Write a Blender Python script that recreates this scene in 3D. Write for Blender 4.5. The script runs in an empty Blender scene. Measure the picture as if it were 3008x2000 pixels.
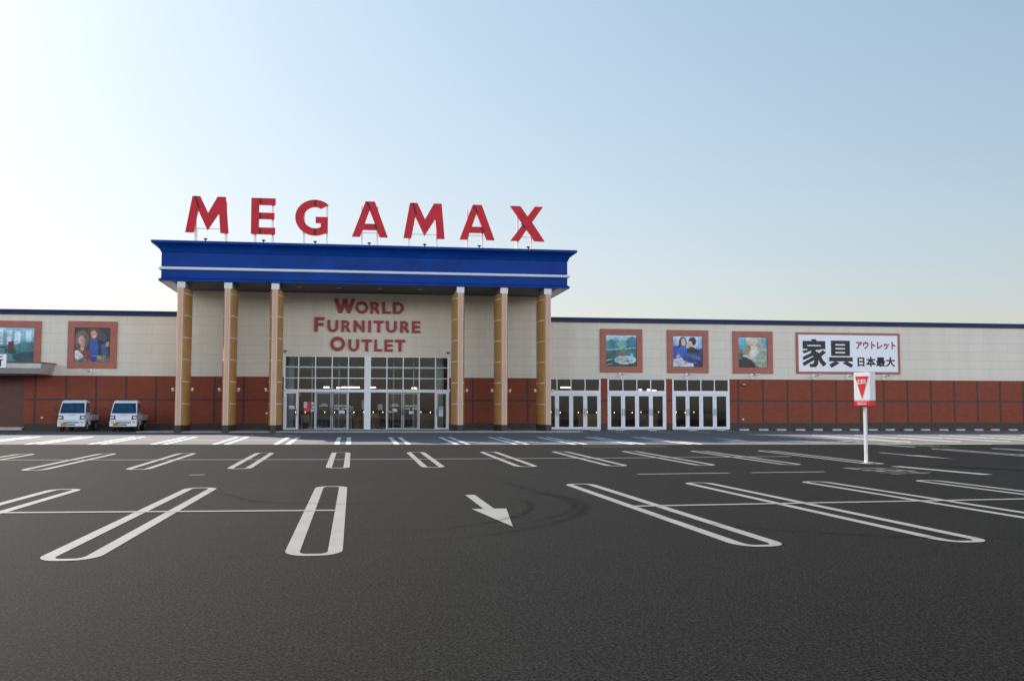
import bpy, bmesh, math, random
from mathutils import Vector, Matrix
R = math.radians
random.seed(7)
S = bpy.context.scene
COL = S.collection

# ------------------------------------------------------------------ camera
# world axes: X along the shop front, Y away from the camera into the building, Z up
cam_d = bpy.data.cameras.new('camera'); cam = bpy.data.objects.new('camera', cam_d); COL.objects.link(cam)
cam_d.sensor_width = 36; cam_d.lens = 3019.5 / 3008 * 36; cam_d.clip_end = 5000; cam_d.clip_start = .1
yaw, pitch, roll = 0.153256, 0.06674, 0.00093762
fw = Vector((math.sin(yaw) * math.cos(pitch), math.cos(yaw) * math.cos(pitch), math.sin(pitch)))
rt = Vector((math.cos(yaw), -math.sin(yaw), 0)); up = rt.cross(fw)
r2 = rt * math.cos(roll) + up * math.sin(roll); u2 = -rt * math.sin(roll) + up * math.cos(roll)
M = Matrix((r2, u2, -fw)).transposed().to_4x4(); M.translation = (0, 0, 1.6)
cam.matrix_world = M
S.camera = cam

# ------------------------------------------------------------------ sky and sun
EL, AZ = R(32.6), math.atan2(-.6, .8)          # sun behind the building on the left
sun_dir = Vector((math.sin(AZ) * math.cos(EL), math.cos(AZ) * math.cos(EL), math.sin(EL)))
W = bpy.data.worlds.new('World'); S.world = W; W.use_nodes = True
nt = W.node_tree; nt.nodes.clear()
out = nt.nodes.new('ShaderNodeOutputWorld'); bg = nt.nodes.new('ShaderNodeBackground'); sky = nt.nodes.new('ShaderNodeTexSky')
sky.sky_type = 'NISHITA'; sky.sun_disc = False; sky.sun_elevation = EL; sky.sun_rotation = AZ
sky.air_density = 1.3; sky.dust_density = 1.1; sky.ozone_density = 1.2; sky.altitude = 0
bg.inputs['Strength'].default_value = .06
# bright cloud band added low behind the viewer, unseen, to fill the shaded front
def wn(typ, **kw):
    x = nt.nodes.new('ShaderNode' + typ)
    for k_, v_ in kw.items(): setattr(x, k_, v_)
    return x
def wl(a, b): nt.links.new(a, b)
tc = wn('TexCoord'); sp = wn('SeparateXYZ'); wl(tc.outputs['Generated'], sp.inputs[0])
def ramp01(sock, lo, hi):
    m = wn('MapRange', interpolation_type='SMOOTHSTEP'); wl(sock, m.inputs[0])
    m.inputs[1].default_value = lo; m.inputs[2].default_value = hi; m.inputs[3].default_value = 0; m.inputs[4].default_value = 1
    return m.outputs[0]
def mul(a, b):
    m = wn('Math', operation='MULTIPLY')
    for i, q in enumerate((a, b)):
        if isinstance(q, (int, float)): m.inputs[i].default_value = q
        else: wl(q, m.inputs[i])
    return m.outputs[0]
no = wn('TexNoise'); no.inputs['Scale'].default_value = 4; no.inputs['Detail'].default_value = 6; wl(tc.outputs['Generated'], no.inputs['Vector'])
msk = mul(mul(ramp01(sp.outputs[2], .045, .12), ramp01(sp.outputs[2], .38, .18)), mul(ramp01(sp.outputs[1], .05, -.35), ramp01(no.outputs['Fac'], .2, .6)))
cm = wn('MixRGB'); cm.inputs[2].default_value = (37, 38, 40, 1)
# hazy air: bright parts of the sky near the sun roll off softly
x1 = wn('VectorMath', operation='SCALE'); x1.inputs['Scale'].default_value = .12; wl(sky.outputs[0], x1.inputs[0])
x2 = wn('VectorMath', operation='MULTIPLY_ADD'); x2.inputs[1].default_value = (.6, .6, .6); x2.inputs[2].default_value = (1, 1, 1); wl(x1.outputs[0], x2.inputs[0])
ga = wn('VectorMath', operation='DIVIDE'); wl(x1.outputs[0], ga.inputs[0]); wl(x2.outputs[0], ga.inputs[1])
ti = wn('MixRGB', blend_type='MULTIPLY'); ti.inputs[0].default_value = 1; wl(ga.outputs[0], ti.inputs[1])
hz = wn('ValToRGB'); hz.color_ramp.elements[0].position = .0; hz.color_ramp.elements[0].color = (.90, .87, .95, 1); hz.color_ramp.elements[1].position = .40; hz.color_ramp.elements[1].color = (.90, 1.0, 1.03, 1)
e3 = hz.color_ramp.elements.new(.62); e3.color = (.42, .60, .92, 1)
wl(sp.outputs[2], hz.inputs[0]); wl(hz.outputs[0], ti.inputs[2])
sc_ = wn('VectorMath', operation='SCALE'); sc_.inputs['Scale'].default_value = 1.42 / .12; wl(ti.outputs[0], sc_.inputs[0])
hs = wn('HueSaturation'); hs.inputs['Saturation'].default_value = .87; hs.inputs['Value'].default_value = 1.12; wl(sc_.outputs[0], hs.inputs['Color'])
wl(msk, cm.inputs[0]); wl(hs.outputs[0], cm.inputs[1])
nt.links.new(cm.outputs[0], bg.inputs[0]); nt.links.new(bg.outputs[0], out.inputs[0])
sd = bpy.data.lights.new('sun', 'SUN'); sd.energy = 4.8; sd.angle = R(.53); sd.color = (1, .93, .82)
so = bpy.data.objects.new('sun', sd); COL.objects.link(so)
so.rotation_euler = (-sun_dir).to_track_quat('-Z', 'Y').to_euler()
S.view_settings.view_transform = 'Standard'; S.view_settings.look = 'None'; S.view_settings.gamma = 1
S.view_settings.exposure = 1.0

# ------------------------------------------------------------------ helpers
def lin(c):
    return tuple(((x / 255) / 12.92 if x / 255 <= .04045 else ((x / 255 + .055) / 1.055) ** 2.4) for x in c)

class NT:
    def __init__(s, name):
        s.m = bpy.data.materials.new(name); s.m.use_nodes = True
        s.t = s.m.node_tree; s.b = s.t.nodes['Principled BSDF']; s.o = s.t.nodes['Material Output']
    def n(s, typ, **kw):
        x = s.t.nodes.new('ShaderNode' + typ)
        for k, v in kw.items():
            if k.startswith('i_'): x.inputs[k[2:].replace('_', ' ')].default_value = v
            else: setattr(x, k, v)
        return x
    def l(s, a, b): s.t.links.new(a, b)
    def coord(s): return s.n('TexCoord').outputs['Object']
    def noise(s, scale, detail=4, rough=.6, vec=None):
        x = s.n('TexNoise'); x.inputs['Scale'].default_value = scale; x.inputs['Detail'].default_value = detail; x.inputs['Roughness'].default_value = rough
        s.l(vec if vec else s.coord(), x.inputs['Vector']); return x.outputs['Fac']
    def ramp(s, fac, *stops):
        r = s.n('ValToRGB'); e = r.color_ramp.elements
        while len(e) < len(stops): e.new(.5)
        for k, (p, c) in enumerate(stops):
            e[k].position = p; e[k].color = (*c, 1) if not isinstance(c, (int, float)) else (c, c, c, 1)
        s.l(fac, r.inputs[0]); return r.outputs[0]
    def mix(s, fac, a, b, mode='MIX'):
        x = s.n('MixRGB', blend_type=mode)
        for i, v in enumerate((fac, a, b)):
            if isinstance(v, bpy.types.NodeSocket): s.l(v, x.inputs[i])
            elif i == 0: x.inputs[0].default_value = v
            else: x.inputs[i].default_value = (*v, 1)
        return x.outputs[0]
    def bump(s, h, strength=.3, dist=.01):
        x = s.n('Bump'); x.inputs['Strength'].default_value = strength; x.inputs['Distance'].default_value = dist
        s.l(h, x.inputs['Height']); s.l(x.outputs[0], s.b.inputs['Normal'])

def mat(name, c, rough=.6, var=.12, scale=3., metal=0, spec=.5, emit=None, fine=0):
    k = NT(name); b = k.b
    b.inputs['Roughness'].default_value = rough; b.inputs['Metallic'].default_value = metal; b.inputs['Specular IOR Level'].default_value = spec
    a = tuple(max(0, x * (1 - var)) for x in c); d = tuple(min(1, x * (1 + var)) for x in c)
    col = k.ramp(k.noise(scale), (.3, a), (.7, d))
    if fine: col = k.mix(fine, col, k.ramp(k.noise(scale * 30, 2), (.35, .3), (.65, .9)), 'OVERLAY')
    k.l(col, b.inputs['Base Color'])
    if emit:
        b.inputs['Emission Color'].default_value = (*emit[0], 1); b.inputs['Emission Strength'].default_value = emit[1]
    return k.m

class MB:
    """collects shapes and links them as one mesh object"""
    def __init__(s): s.v, s.f, s.mi, s.cur, s.sm = [], [], [], 0, []
    def add(s, vs, fs, smooth=False):
        o = len(s.v); s.v += [tuple(x) for x in vs]
        for f in fs: s.f.append(tuple(i + o for i in f)); s.mi.append(s.cur); s.sm.append(smooth)
        return s
    def box(s, x0, x1, y0, y1, z0, z1):
        return s.add([(x0, y0, z0), (x1, y0, z0), (x1, y1, z0), (x0, y1, z0), (x0, y0, z1), (x1, y0, z1), (x1, y1, z1), (x0, y1, z1)],
                     [(3, 2, 1, 0), (4, 5, 6, 7), (0, 1, 5, 4), (1, 2, 6, 5), (2, 3, 7, 6), (3, 0, 4, 7)])
    def quad(s, a, b, c, d): return s.add([a, b, c, d], [(0, 1, 2, 3)])
    def prism_x(s, prof, hw):
        """side profile [(y,z)..] given a half width per point (callable of (y,z))"""
        n = len(prof)
        vs = [(-hw(y, z), y, z) for y, z in prof] + [(hw(y, z), y, z) for y, z in prof]
        fs = [tuple(range(n)), tuple(range(2 * n - 1, n - 1, -1))] + [(i, i + n, (i + 1) % n + n, (i + 1) % n) for i in range(n)]
        return s.add(vs, fs)
    def cyl(s, p0, p1, r0, r1=None, n=16, caps=True, smooth=True):
        r1 = r0 if r1 is None else r1
        p0, p1 = Vector(p0), Vector(p1); d = (p1 - p0).normalized()
        a = d.orthogonal().normalized(); b = d.cross(a)
        vs = []
        for p, r in ((p0, r0), (p1, r1)):
            vs += [p + (a * math.cos(2 * math.pi * i / n) + b * math.sin(2 * math.pi * i / n)) * r for i in range(n)]
        s.add(vs, [(i, (i + 1) % n, (i + 1) % n + n, i + n) for i in range(n)], smooth)
        if caps: s.add(vs, [tuple(range(n - 1, -1, -1)), tuple(range(n, 2 * n))])
        return s
    def tube(s, pts, r, n=10):
        for a, b in zip(pts, pts[1:]): s.cyl(a, b, r, n=n)
        return s
    def ball(s, c, r, n=12, squash=1, z0=-1):
        vs, fs = [], []
        m = n // 2
        for j in range(m + 1):
            t = math.pi * j / m; z = max(math.cos(t), z0)
            for i in range(n):
                p = 2 * math.pi * i / n; q = math.sin(t)
                vs.append((c[0] + r * q * math.cos(p), c[1] + r * q * math.sin(p), c[2] + r * squash * z))
        for j in range(m):
            for i in range(n): fs.append((j * n + i, (j + 1) * n + i, (j + 1) * n + (i + 1) % n, j * n + (i + 1) % n))
        return s.add(vs, fs, True)
    def build(s, name, mats, parent=None, world=True, bevel=0):
        me = bpy.data.meshes.new(name)
        off = Vector((0, 0, 0))
        if parent and world:
            p = parent
            while p: off += p.location; p = p.parent
        me.from_pydata([tuple(Vector(v) - off) for v in s.v], [], s.f)
        if not isinstance(mats, (list, tuple)): mats = [mats]
        for m in mats: me.materials.append(m)
        for p, i, sm in zip(me.polygons, s.mi, s.sm): p.material_index = i; p.use_smooth = sm
        bm = bmesh.new(); bm.from_mesh(me); bmesh.ops.recalc_face_normals(bm, faces=bm.faces) if len(bm.faces) < 20000 else None; bm.to_mesh(me); bm.free()
        o = bpy.data.objects.new(name, me); COL.objects.link(o)
        if parent: o.parent = parent
        if bevel:
            b = o.modifiers.new('bevel', 'BEVEL'); b.width = bevel; b.segments = 2; b.limit_method = 'ANGLE'; b.angle_limit = R(40)
        return o

def tag(o, label, cat, group=None):
    o['label'] = label; o['category'] = cat
    if group: o['group'] = group
    return o
def thing(name, label, cat, loc, group=None, rz=0):
    o = bpy.data.objects.new(name, None); COL.objects.link(o); o.location = loc; o.rotation_euler = (0, 0, rz)
    o.empty_display_size = .3
    return tag(o, label, cat, group)
def structure(o): o['kind'] = 'structure'; return o
def copy_tree(o, parent=None):
    c = o.copy(); COL.objects.link(c)
    if parent: c.parent = parent
    for ch in list(o.children): copy_tree(ch, c)
    return c

def mesh_from_curve(cu):
    o = bpy.data.objects.new('tmp', cu); COL.objects.link(o)
    bpy.context.view_layer.update()
    me = bpy.data.meshes.new_from_object(o.evaluated_get(bpy.context.evaluated_depsgraph_get()))
    vs = [tuple(v.co) for v in me.vertices]; fs = [tuple(p.vertices) for p in me.polygons]
    bpy.data.objects.remove(o); bpy.data.meshes.remove(me)
    return vs, fs
def glyph(polys, depth):
    cu = bpy.data.curves.new('g', 'CURVE'); cu.dimensions = '2D'; cu.fill_mode = 'BOTH'; cu.extrude = depth / 2
    for poly in polys:
        sp = cu.splines.new('POLY'); sp.points.add(len(poly) - 1); sp.use_cyclic_u = True
        for p, (x, y) in zip(sp.points, poly): p.co = (x, y, 0, 1)
    r = mesh_from_curve(cu); bpy.data.curves.remove(cu); return r
def textshape(body, depth, bold=0, space=1):
    cu = bpy.data.curves.new('t', 'FONT'); cu.body = body; cu.extrude = depth / 2; cu.bevel_depth = bold; cu.bevel_resolution = 0; cu.resolution_u = 4; cu.space_character = space
    vs, fs = mesh_from_curve(cu); bpy.data.curves.remove(cu)
    zm = max(abs(v[2]) for v in vs) or 1
    return [(x, y, z / zm * max(depth, 0) / 2) for x, y, z in vs], fs
def fit(vs, x0, x1, y0, y1):
    xs = [v[0] for v in vs]; ys = [v[1] for v in vs]
    a, b, c, d = min(xs), max(xs), min(ys), max(ys)
    return [(x0 + (v[0] - a) / (b - a) * (x1 - x0), y0 + (v[1] - c) / (d - c) * (y1 - y0), v[2]) for v in vs]
def upright(shape, x0, x1, z0, z1, y):
    """stand a flat shape up on the plane Y=y, facing -Y"""
    vs, fs = shape
    return [(a, y - c, b) for a, b, c in fit(vs, x0, x1, z0, z1)], fs

def gz(u, v): return max(0, v - 23) * (0.0073 - 0.00006 * min(max(u, -40), 60))
TONE_EDGE = [(-60, 47.6), (-17.91, 44.43), (-14.0, 44.15), (-7.33, 43.67), (-0.49, 43.17), (6.53, 42.64), (13.74, 42.09), (21.12, 41.51), (28.81, 40.9), (33.31, 40.53), (75, 37.2)]  # line where the darkened foreground colour starts
def tone_edge(u):
    for (a, b), (c, d) in zip(TONE_EDGE, TONE_EDGE[1:]):
        if u <= c: return b + (u - a) / (c - a) * (d - b)
    return TONE_EDGE[-1][1]

# ------------------------------------------------------------------ materials
def asphalt(name, dark, light, grain, blotch, spec=.3):
    k = NT(name); b = k.b; co = k.coord()
    v = k.n('TexVoronoi'); v.inputs['Scale'].default_value = 48; k.l(co, v.inputs['Vector'])
    f1 = k.noise(36, 3, .8, co); f2 = k.noise(70, 2, .7, co); fine = k.mix(.45, f1, f2); mid = k.noise(2.2, 7, .7, co); big = k.noise(.22, 5, .6, co)
    base = k.ramp(fine, (.44, dark), (.60, light))
    stone = k.ramp(v.outputs['Color'], (.0, .55), (1, 1.0))
    col = k.mix(grain, base, stone, 'MULTIPLY')
    col = k.mix(.55, col, k.ramp(k.noise(11, 5, .8, co), (.38, .45), (.62, 1.0)), 'MULTIPLY')
    col = k.mix(.5, col, k.ramp(mid, (.3, .62), (.7, 1.0)), 'MULTIPLY')
    col = k.mix(blotch, col, k.ramp(big, (.32, .55), (.68, 1.0)), 'MULTIPLY')
    k.l(col, b.inputs['Base Color'])
    b.inputs['Roughness'].default_value = .9; b.inputs['Specular IOR Level'].default_value = spec
    k.bump(k.noise(90, 3, .8, co), .5, .006)
    return k.m
def paint(name, c, wear):
    k = NT(name); co = k.coord()
    col = k.ramp(k.noise(1.3, 6, .7, co), (.3, tuple(x * .82 for x in c)), (.7, c))
    col = k.mix(k.ramp(k.noise(9, 8, .8, co), (.62, 0.), (.74, wear)), col, tuple(x * .3 for x in c))
    col = k.mix(k.ramp(k.noise(45, 5, .8, co), (.60, 0.), (.72, wear * .8)), col, tuple(x * .25 for x in c))
    k.l(col, k.b.inputs['Base Color']); k.b.inputs['Roughness'].default_value = .75; k.b.inputs['Specular IOR Level'].default_value = .25
    k.bump(k.noise(60, 4, .7, co), .3, .01)
    return k.m
M_near = asphalt('darkened_asphalt', (.0005, .0005, .0005), (.047, .0468, .0462), .75, .3, .05)  # foreground darkening put into the asphalt colour; the surface itself is no newer
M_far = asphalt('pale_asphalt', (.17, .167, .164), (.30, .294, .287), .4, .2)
M_soil = mat('soil', (.08, .07, .055), .95)
M_pnear = paint('darkened_line_paint', (.235, .235, .23), .6)  # same foreground darkening put into the line colour
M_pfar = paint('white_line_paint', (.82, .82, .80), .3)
def skid_mat():
    k = NT('tyre_rubber_stain'); k.b.inputs['Base Color'].default_value = (.002, .002, .002, 1); k.b.inputs['Roughness'].default_value = 1; k.b.inputs['Specular IOR Level'].default_value = .02
    tr = k.n('BsdfTransparent'); mx = k.n('MixShader')
    uv = k.n('TexCoord').outputs['UV']; sx = k.n('SeparateXYZ'); k.l(uv, sx.inputs[0])
    edge = k.ramp(sx.outputs[0], (0, 0.), (.5, 1.), (1, 0.)); end = k.ramp(sx.outputs[1], (0, 0.), (.4, 1.), (.75, 1.), (1, 0.))
    f = k.mix(1, k.mix(1, edge, end, 'MULTIPLY'), k.ramp(k.noise(4, 6, .7), (.35, .03), (.75, .5)), 'MULTIPLY')
    k.l(f, mx.inputs[0]); k.l(tr.outputs[0], mx.inputs[1]); k.l(k.b.outputs[0], mx.inputs[2]); k.l(mx.outputs[0], k.o.inputs[0])
    return k.m
M_skid = skid_mat()
M_slab = mat('concrete_slab', (.30, .29, .28), .85, .15, 2, fine=.3)
M_conc = mat('concrete', (.45, .44, .42), .85, .15, 6, fine=.3)

def wall_mat(name, c1, c2, mortar, w, h, msize, bumpd=.004, offset=.5, fine=.25, streak=.3):
    k = NT(name); sx = k.n('SeparateXYZ'); k.l(k.coord(), sx.inputs[0])
    cb = k.n('CombineXYZ'); ad = k.n('Math', operation='ADD'); k.l(sx.outputs[0], ad.inputs[0]); k.l(sx.outputs[1], ad.inputs[1])
    k.l(ad.outputs[0], cb.inputs[0]); k.l(sx.outputs[2], cb.inputs[1])
    br = k.n('TexBrick'); br.offset = offset
    k.l(cb.outputs[0], br.inputs['Vector'])
    for nme, v in (('Scale', 1), ('Mortar Size', msize), ('Mortar Smooth', .3), ('Bias', 0), ('Brick Width', w), ('Row Height', h)): br.inputs[nme].default_value = v
    br.inputs['Color1'].default_value = (*c1, 1); br.inputs['Color2'].default_value = (*c2, 1); br.inputs['Mortar'].default_value = (*mortar, 1)
    col = k.mix(fine, br.outputs['Color'], k.ramp(k.noise(28, 3, .7), (.3, .25), (.7, .8)), 'OVERLAY')
    mp = k.n('Mapping'); mp.inputs['Scale'].default_value = (1.4, 1.4, .12); k.l(k.coord(), mp.inputs[0])
    col = k.mix(streak, col, k.ramp(k.noise(1, 6, .65, mp.outputs[0]), (.3, .62), (.65, 1.)), 'MULTIPLY')
    k.l(col, k.b.inputs['Base Color']); k.b.inputs['Roughness'].default_value = .85; k.b.inputs['Specular IOR Level'].default_value = .25
    k.bump(br.outputs['Fac'], -.5, bumpd)
    return k.m
M_beige = wall_mat('beige_wall_panel', (.81, .76, .65), (.78, .73, .62), (.64, .59, .50), 2.9, .58, .012, streak=.22)
M_brick = wall_mat('red_brick_tile', (.285, .078, .045), (.245, .066, .039), (.22, .066, .043), .30, .10, .006, fine=.30, streak=.25, bumpd=.001)
M_joint = mat('dark_joint', (.065, .05, .045), .8)
M_plinth = mat('dark_brown_tile', (.04, .03, .027), .6, .2, 4)
M_navy = mat('navy_coping', (.006, .022, .085), .4, .15, 1, spec=.25)
M_blue = mat('blue_panel', (.0015, .042, .26), .45, .2, .8, spec=.12)
M_soffit = mat('dark_soffit', (.035, .04, .055), .6, .15, 1.2)
M_soffit2 = mat('pale_soffit_edge', (.5, .52, .55), .5, .05, 1)
M_silver = mat('silver_metal', (.46, .48, .51), .35, .06, 3, metal=.35)
M_alu = mat('white_aluminium_frame', (.80, .83, .88), .4, .05, 3)
M_ochre = mat('ochre_column_panel', (.50, .275, .08), .5, .10, 1.3, fine=.1)
M_fin = mat('pinkish_beige_fin', (.60, .38, .27), .5, .06, 1.5)
M_fin2 = mat('pale_fin_edge', (.68, .50, .38), .5, .05, 1.5)
M_ring = mat('white_ring', (.75, .75, .73), .5)
M_frame = mat('terracotta_frame', (.40, .14, .10), .65, .1, 1.5, fine=.15)
M_red = mat('red_letter', (.60, .028, .042), .5, .1, 1.2, spec=.2)
M_redd = mat('dark_red_letter', (.33, .02, .028), .5, .08, 1.5)
M_band = mat('letter_strut_shade', (.05, .012, .02), .6)
M_white = mat('white_enamel', (.80, .81, .82), .35, .03, 2)
M_sign = mat('white_sign_face', (.86, .90, .94), .45, .04, .8)
M_black = mat('black_lettering', (.012, .012, .014), .5)
M_signred = mat('sign_red', (.72, .012, .02), .4, .04)
M_darkred = mat('crimson_lettering', (.38, .02, .04), .5)
M_dark = mat('dark_plastic', (.02, .02, .022), .5)
M_tyre = mat('tyre_rubber', (.018, .018, .018), .85)
M_shutter = mat('brown_shutter', (.10, .034, .028), .5, .15, 2)
M_truck = mat('white_truck_paint', (.72, .78, .84), .25, .03, 1.5)
M_plate = mat('yellow_plate', (.62, .36, .01), .5)
M_lens = mat('lamp_lens', (.75, .78, .8), .12, .05, 20)
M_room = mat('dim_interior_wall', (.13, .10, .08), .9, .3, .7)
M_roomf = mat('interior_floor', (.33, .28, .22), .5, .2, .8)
M_brown = mat('brown_counter', (.20, .135, .075), .7, .1, 3)
M_paleg = mat('pale_green_grey', (.32, .40, .40), .6)
M_bluec = mat('dark_blue_cloth', (.02, .035, .10), .8)
M_tube = mat('lit_tube', (.9, .9, .8), .5, 0, 1, emit=((1, .93, .75), 7))
M_bulb = mat('lit_bulb', (.9, .8, .5), .5, 0, 1, emit=((1, .62, .25), 4))
M_screen_white = mat('white_paper', (.62, .66, .72), .7)
def glass(name, tint, refl=1.0):
    k = NT(name); tr = k.n('BsdfTransparent'); tr.inputs[0].default_value = (*tint, 1)
    gl = k.n('BsdfGlossy'); gl.inputs['Roughness'].default_value = .015; gl.inputs[0].default_value = (.9, .95, 1, 1)
    fr = k.n('Fresnel'); fr.inputs[0].default_value = 1.5; mu = k.n('Math', operation='MULTIPLY'); mu.inputs[1].default_value = refl
    mx = k.n('MixShader'); k.l(fr.outputs[0], mu.inputs[0]); k.l(mu.outputs[0], mx.inputs[0]); k.l(tr.outputs[0], mx.inputs[1]); k.l(gl.outputs[0], mx.inputs[2])
    k.l(mx.outputs[0], k.o.inputs[0]); return k.m
M_glass = glass('shop_glass', (.78, .82, .82), 1.8)
M_wind = mat('windscreen_glass', (.012, .05, .10), .06, .5, 2.5, spec=.7)

# ------------------------------------------------------------------ ground
def sheet(name, rows, us, m):
    """rows: functions of u giving v"""
    b = MB(); n = len(us)
    vs = [(u, r(u), gz(u, r(u))) for r in rows for u in us]
    fs = [(j * n + i, j * n + i + 1, (j + 1) * n + i + 1, (j + 1) * n + i) for j in range(len(rows) - 1) for i in range(n - 1)]
    b.add(vs, fs); return structure(b.build(name, m))
US = [-60 + 3 * i for i in range(46)]
K = lambda v: (lambda u: v)
J = lambda t: (lambda u: 23 + (tone_edge(u) - 23) * t)
F_ = lambda t: (lambda u: tone_edge(u) + (67 - tone_edge(u)) * t)
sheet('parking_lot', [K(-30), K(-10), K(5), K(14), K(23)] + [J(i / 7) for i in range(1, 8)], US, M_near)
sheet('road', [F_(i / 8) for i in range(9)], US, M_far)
g = MB(); g.quad((-1500, -1500, -.35), (1500, -1500, -.35), (1500, 1500, -.35), (-1500, 1500, -.35)); structure(g.build('ground', M_soil))

DZ = .006
def strip_pts(b, pts, w, dz=DZ, step=1.5):
    """flat ribbon of width w along pts (u,v) lying on the ground"""
    P = [Vector(pts[0])]
    for a, c in zip(pts, pts[1:]):
        a, c = Vector(a), Vector(c); n = max(1, int((c - a).length / step))
        for i in range(1, n + 1): P.append(a + (c - a) * i / n)
        if a.y < 23 < c.y or c.y < 23 < a.y:
            P.append(a + (c - a) * (23 - a.y) / (c.y - a.y)); P.sort(key=lambda q: (q - a).length if True else 0) if len(pts) == 2 else None
    vs, fs = [], []
    for i, p in enumerate(P):
        d = (P[min(i + 1, len(P) - 1)] - P[max(i - 1, 0)]).normalized(); nrm = Vector((-d.y, d.x)) * w / 2
        for q in (p + nrm, p - nrm): vs.append((q.x, q.y, gz(q.x, q.y) + dz))
    for i in range(len(P) - 1): fs.append((2 * i, 2 * i + 1, 2 * i + 3, 2 * i + 2))
    b.add(vs, fs); return b
def island(u, v0, v1, m, w=.64, t=.165, open_near=False):
    """outlined double bay line with rounded ends"""
    hw = w / 2; ri = hw - t
    def arc(cx, cy, rx, ry, a0, a1, n=8): return [(cx + rx * math.cos(R(a0 + (a1 - a0) * i / n)), cy + ry * math.sin(R(a0 + (a1 - a0) * i / n))) for i in range(n + 1)]
    def loop(hw, v0, v1, r, ry, left):
        s = -1 if left else 1
        n = 10
        return hw, r
    def ring(hw, v0, v1, rx, ry):
        L = arc(u - hw + rx, v1 - ry, rx, ry, 90, 180) + [(u - hw, v1 - ry + (v0 + 2 * ry - v1) * i / 8) for i in range(1, 8)] + arc(u - hw + rx, v0 + ry, rx, ry, 180, 270)
        Rr = arc(u + hw - rx, v0 + ry, rx, ry, 270, 360) + [(u + hw, v0 + ry + (v1 - v0 - 2 * ry) * i / 8) for i in range(1, 8)] + arc(u + hw - rx, v1 - ry, rx, ry, 0, 90)
        return L + Rr
    b = MB()
    if open_near:
        for s in (-1, 1): strip_pts(b, [(u + s * (hw - t / 2), v0), (u + s * (hw - t / 2), v1)], t + .04)
        strip_pts(b, [(u - hw + t, v1 - .08), (u + hw - t, v1 - .08)], .16)
    else:
        o = ring(hw, v0, v1, .26, .42); i_ = ring(ri, v0 + .15, v1 - .15, .09, .2)
        n = len(o); vs = [(x, y, gz(x, y) + DZ) for x, y in o + i_]
        b.add(vs, [(i, (i + 1) % n, (i + 1) % n + n, i + n) for i in range(n)])
    return structure(b.build('parking_bay_marking', m))
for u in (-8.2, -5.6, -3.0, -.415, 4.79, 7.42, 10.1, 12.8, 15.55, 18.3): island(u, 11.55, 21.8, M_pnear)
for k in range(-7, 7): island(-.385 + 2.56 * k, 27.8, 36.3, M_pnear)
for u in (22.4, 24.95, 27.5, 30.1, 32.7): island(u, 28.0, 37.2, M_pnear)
for k in range(-9, 7): island(-.4 + 2.47 * k, tone_edge(-.4 + 2.47 * k) + .03, 51.6 - (.06 * k if k > 0 else .26 * k) , M_pfar, open_near=True)
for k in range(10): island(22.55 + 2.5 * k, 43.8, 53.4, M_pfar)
def line(name, pts, w, m):
    b = MB(); strip_pts(b, pts, w, DZ + .004); return structure(b.build(name, m))
line('bay_line', [(-30, 16.9), (-5.27, 16.95), (-.25, 16.6)], .17, M_pnear)
line('bay_line', [(4.6, 16.6), (12, 16.95), (25, 17.2)], .17, M_pnear)
line('bay_line', [(-30, 33.2), (-9.8, 32.6), (-.35, 31.85), (8.7, 31.8), (14.2, 32.1)], .17, M_pnear)
line('bay_line', [(22.4, 32.5), (35, 32.5)], .17, M_pnear)
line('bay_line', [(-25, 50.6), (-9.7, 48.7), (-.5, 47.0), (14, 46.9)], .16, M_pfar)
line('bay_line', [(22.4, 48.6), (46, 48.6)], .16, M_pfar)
line('lane_line', [(6.9, 24.55), (8.2, 24.62), (9.3, 24.68)], .16, M_pnear)
line('lane_line', [(9.9, 24.72), (11.9, 24.82)], .16, M_pnear)
line('lane_line', [(9.06, 40.1), (12.4, 39.9)], .14, M_pnear)
line('stop_line', [(14.9, 26.75), (15.42, 23.3)], .34, M_pnear)
line('stop_line', [(22.15, 41.2), (22.36, 38.6)], .34, M_pnear)
line('lane_line', [(23.2, 41.7), (27.5, 41.2)], .2, M_pfar)
for k in range(14):
    u = 13.4 + 2.5 * k
    line('bay_line', [(u, 58.2), (u, 62.6)], .13, M_pfar)
def flat_shape(name, pts, m):
    b = MB(); b.add([(x, y, gz(x, y) + DZ + .004) for x, y in pts], [tuple(range(len(pts)))]); return structure(b.build(name, m))
flat_shape('arrow_marking', [(2.085, 19.2), (2.265, 19.2), (2.262, 16.52), (2.46, 16.5), (2.17, 13.95), (1.90, 16.5), (2.09, 16.52)], M_pnear)
flat_shape('arrow_marking', [(18.42, 34.3), (18.6, 34.3), (18.66, 32.3), (18.85, 32.3), (18.74, 30.0), (18.36, 32.3), (18.48, 32.3)], M_pnear)
flat_shape('arrow_marking', [(17.75, 49.2), (17.95, 49.2), (18.0, 47.6), (18.3, 47.6), (17.95, 45.2), (17.6, 47.6), (17.8, 47.6)], M_pfar)
def ground_text(chars, u0, u1, v0, v1, flip, m):
    """letters lying on the road, up = +u (or -u when flipped)"""
    n = len(chars); b = MB()
    for i, ch in enumerate(chars):
        vs, fs = textshape(ch, 0, .03)
        a = v1 - (v1 - v0) * i / n; c = a - (v1 - v0) / n * .86
        q = fit(vs, 0, 1, 0, 1)
        P = [((u0 + y * (u1 - u0), a + x * (c - a)) if not flip else (u1 - y * (u1 - u0), v0 + v1 - (a + x * (c - a)))) for x, y, _ in q]
        b.add([(x, y, gz(x, y) + DZ + .004) for x, y in P], fs)
    return structure(b.build('road_lettering', m))
ground_text('止まれ', 13.1, 14.5, 23.6, 26.3, False, M_pnear)
ground_text('止まれ', 22.8, 24.0, 38.6, 40.6, True, M_pnear)
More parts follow.
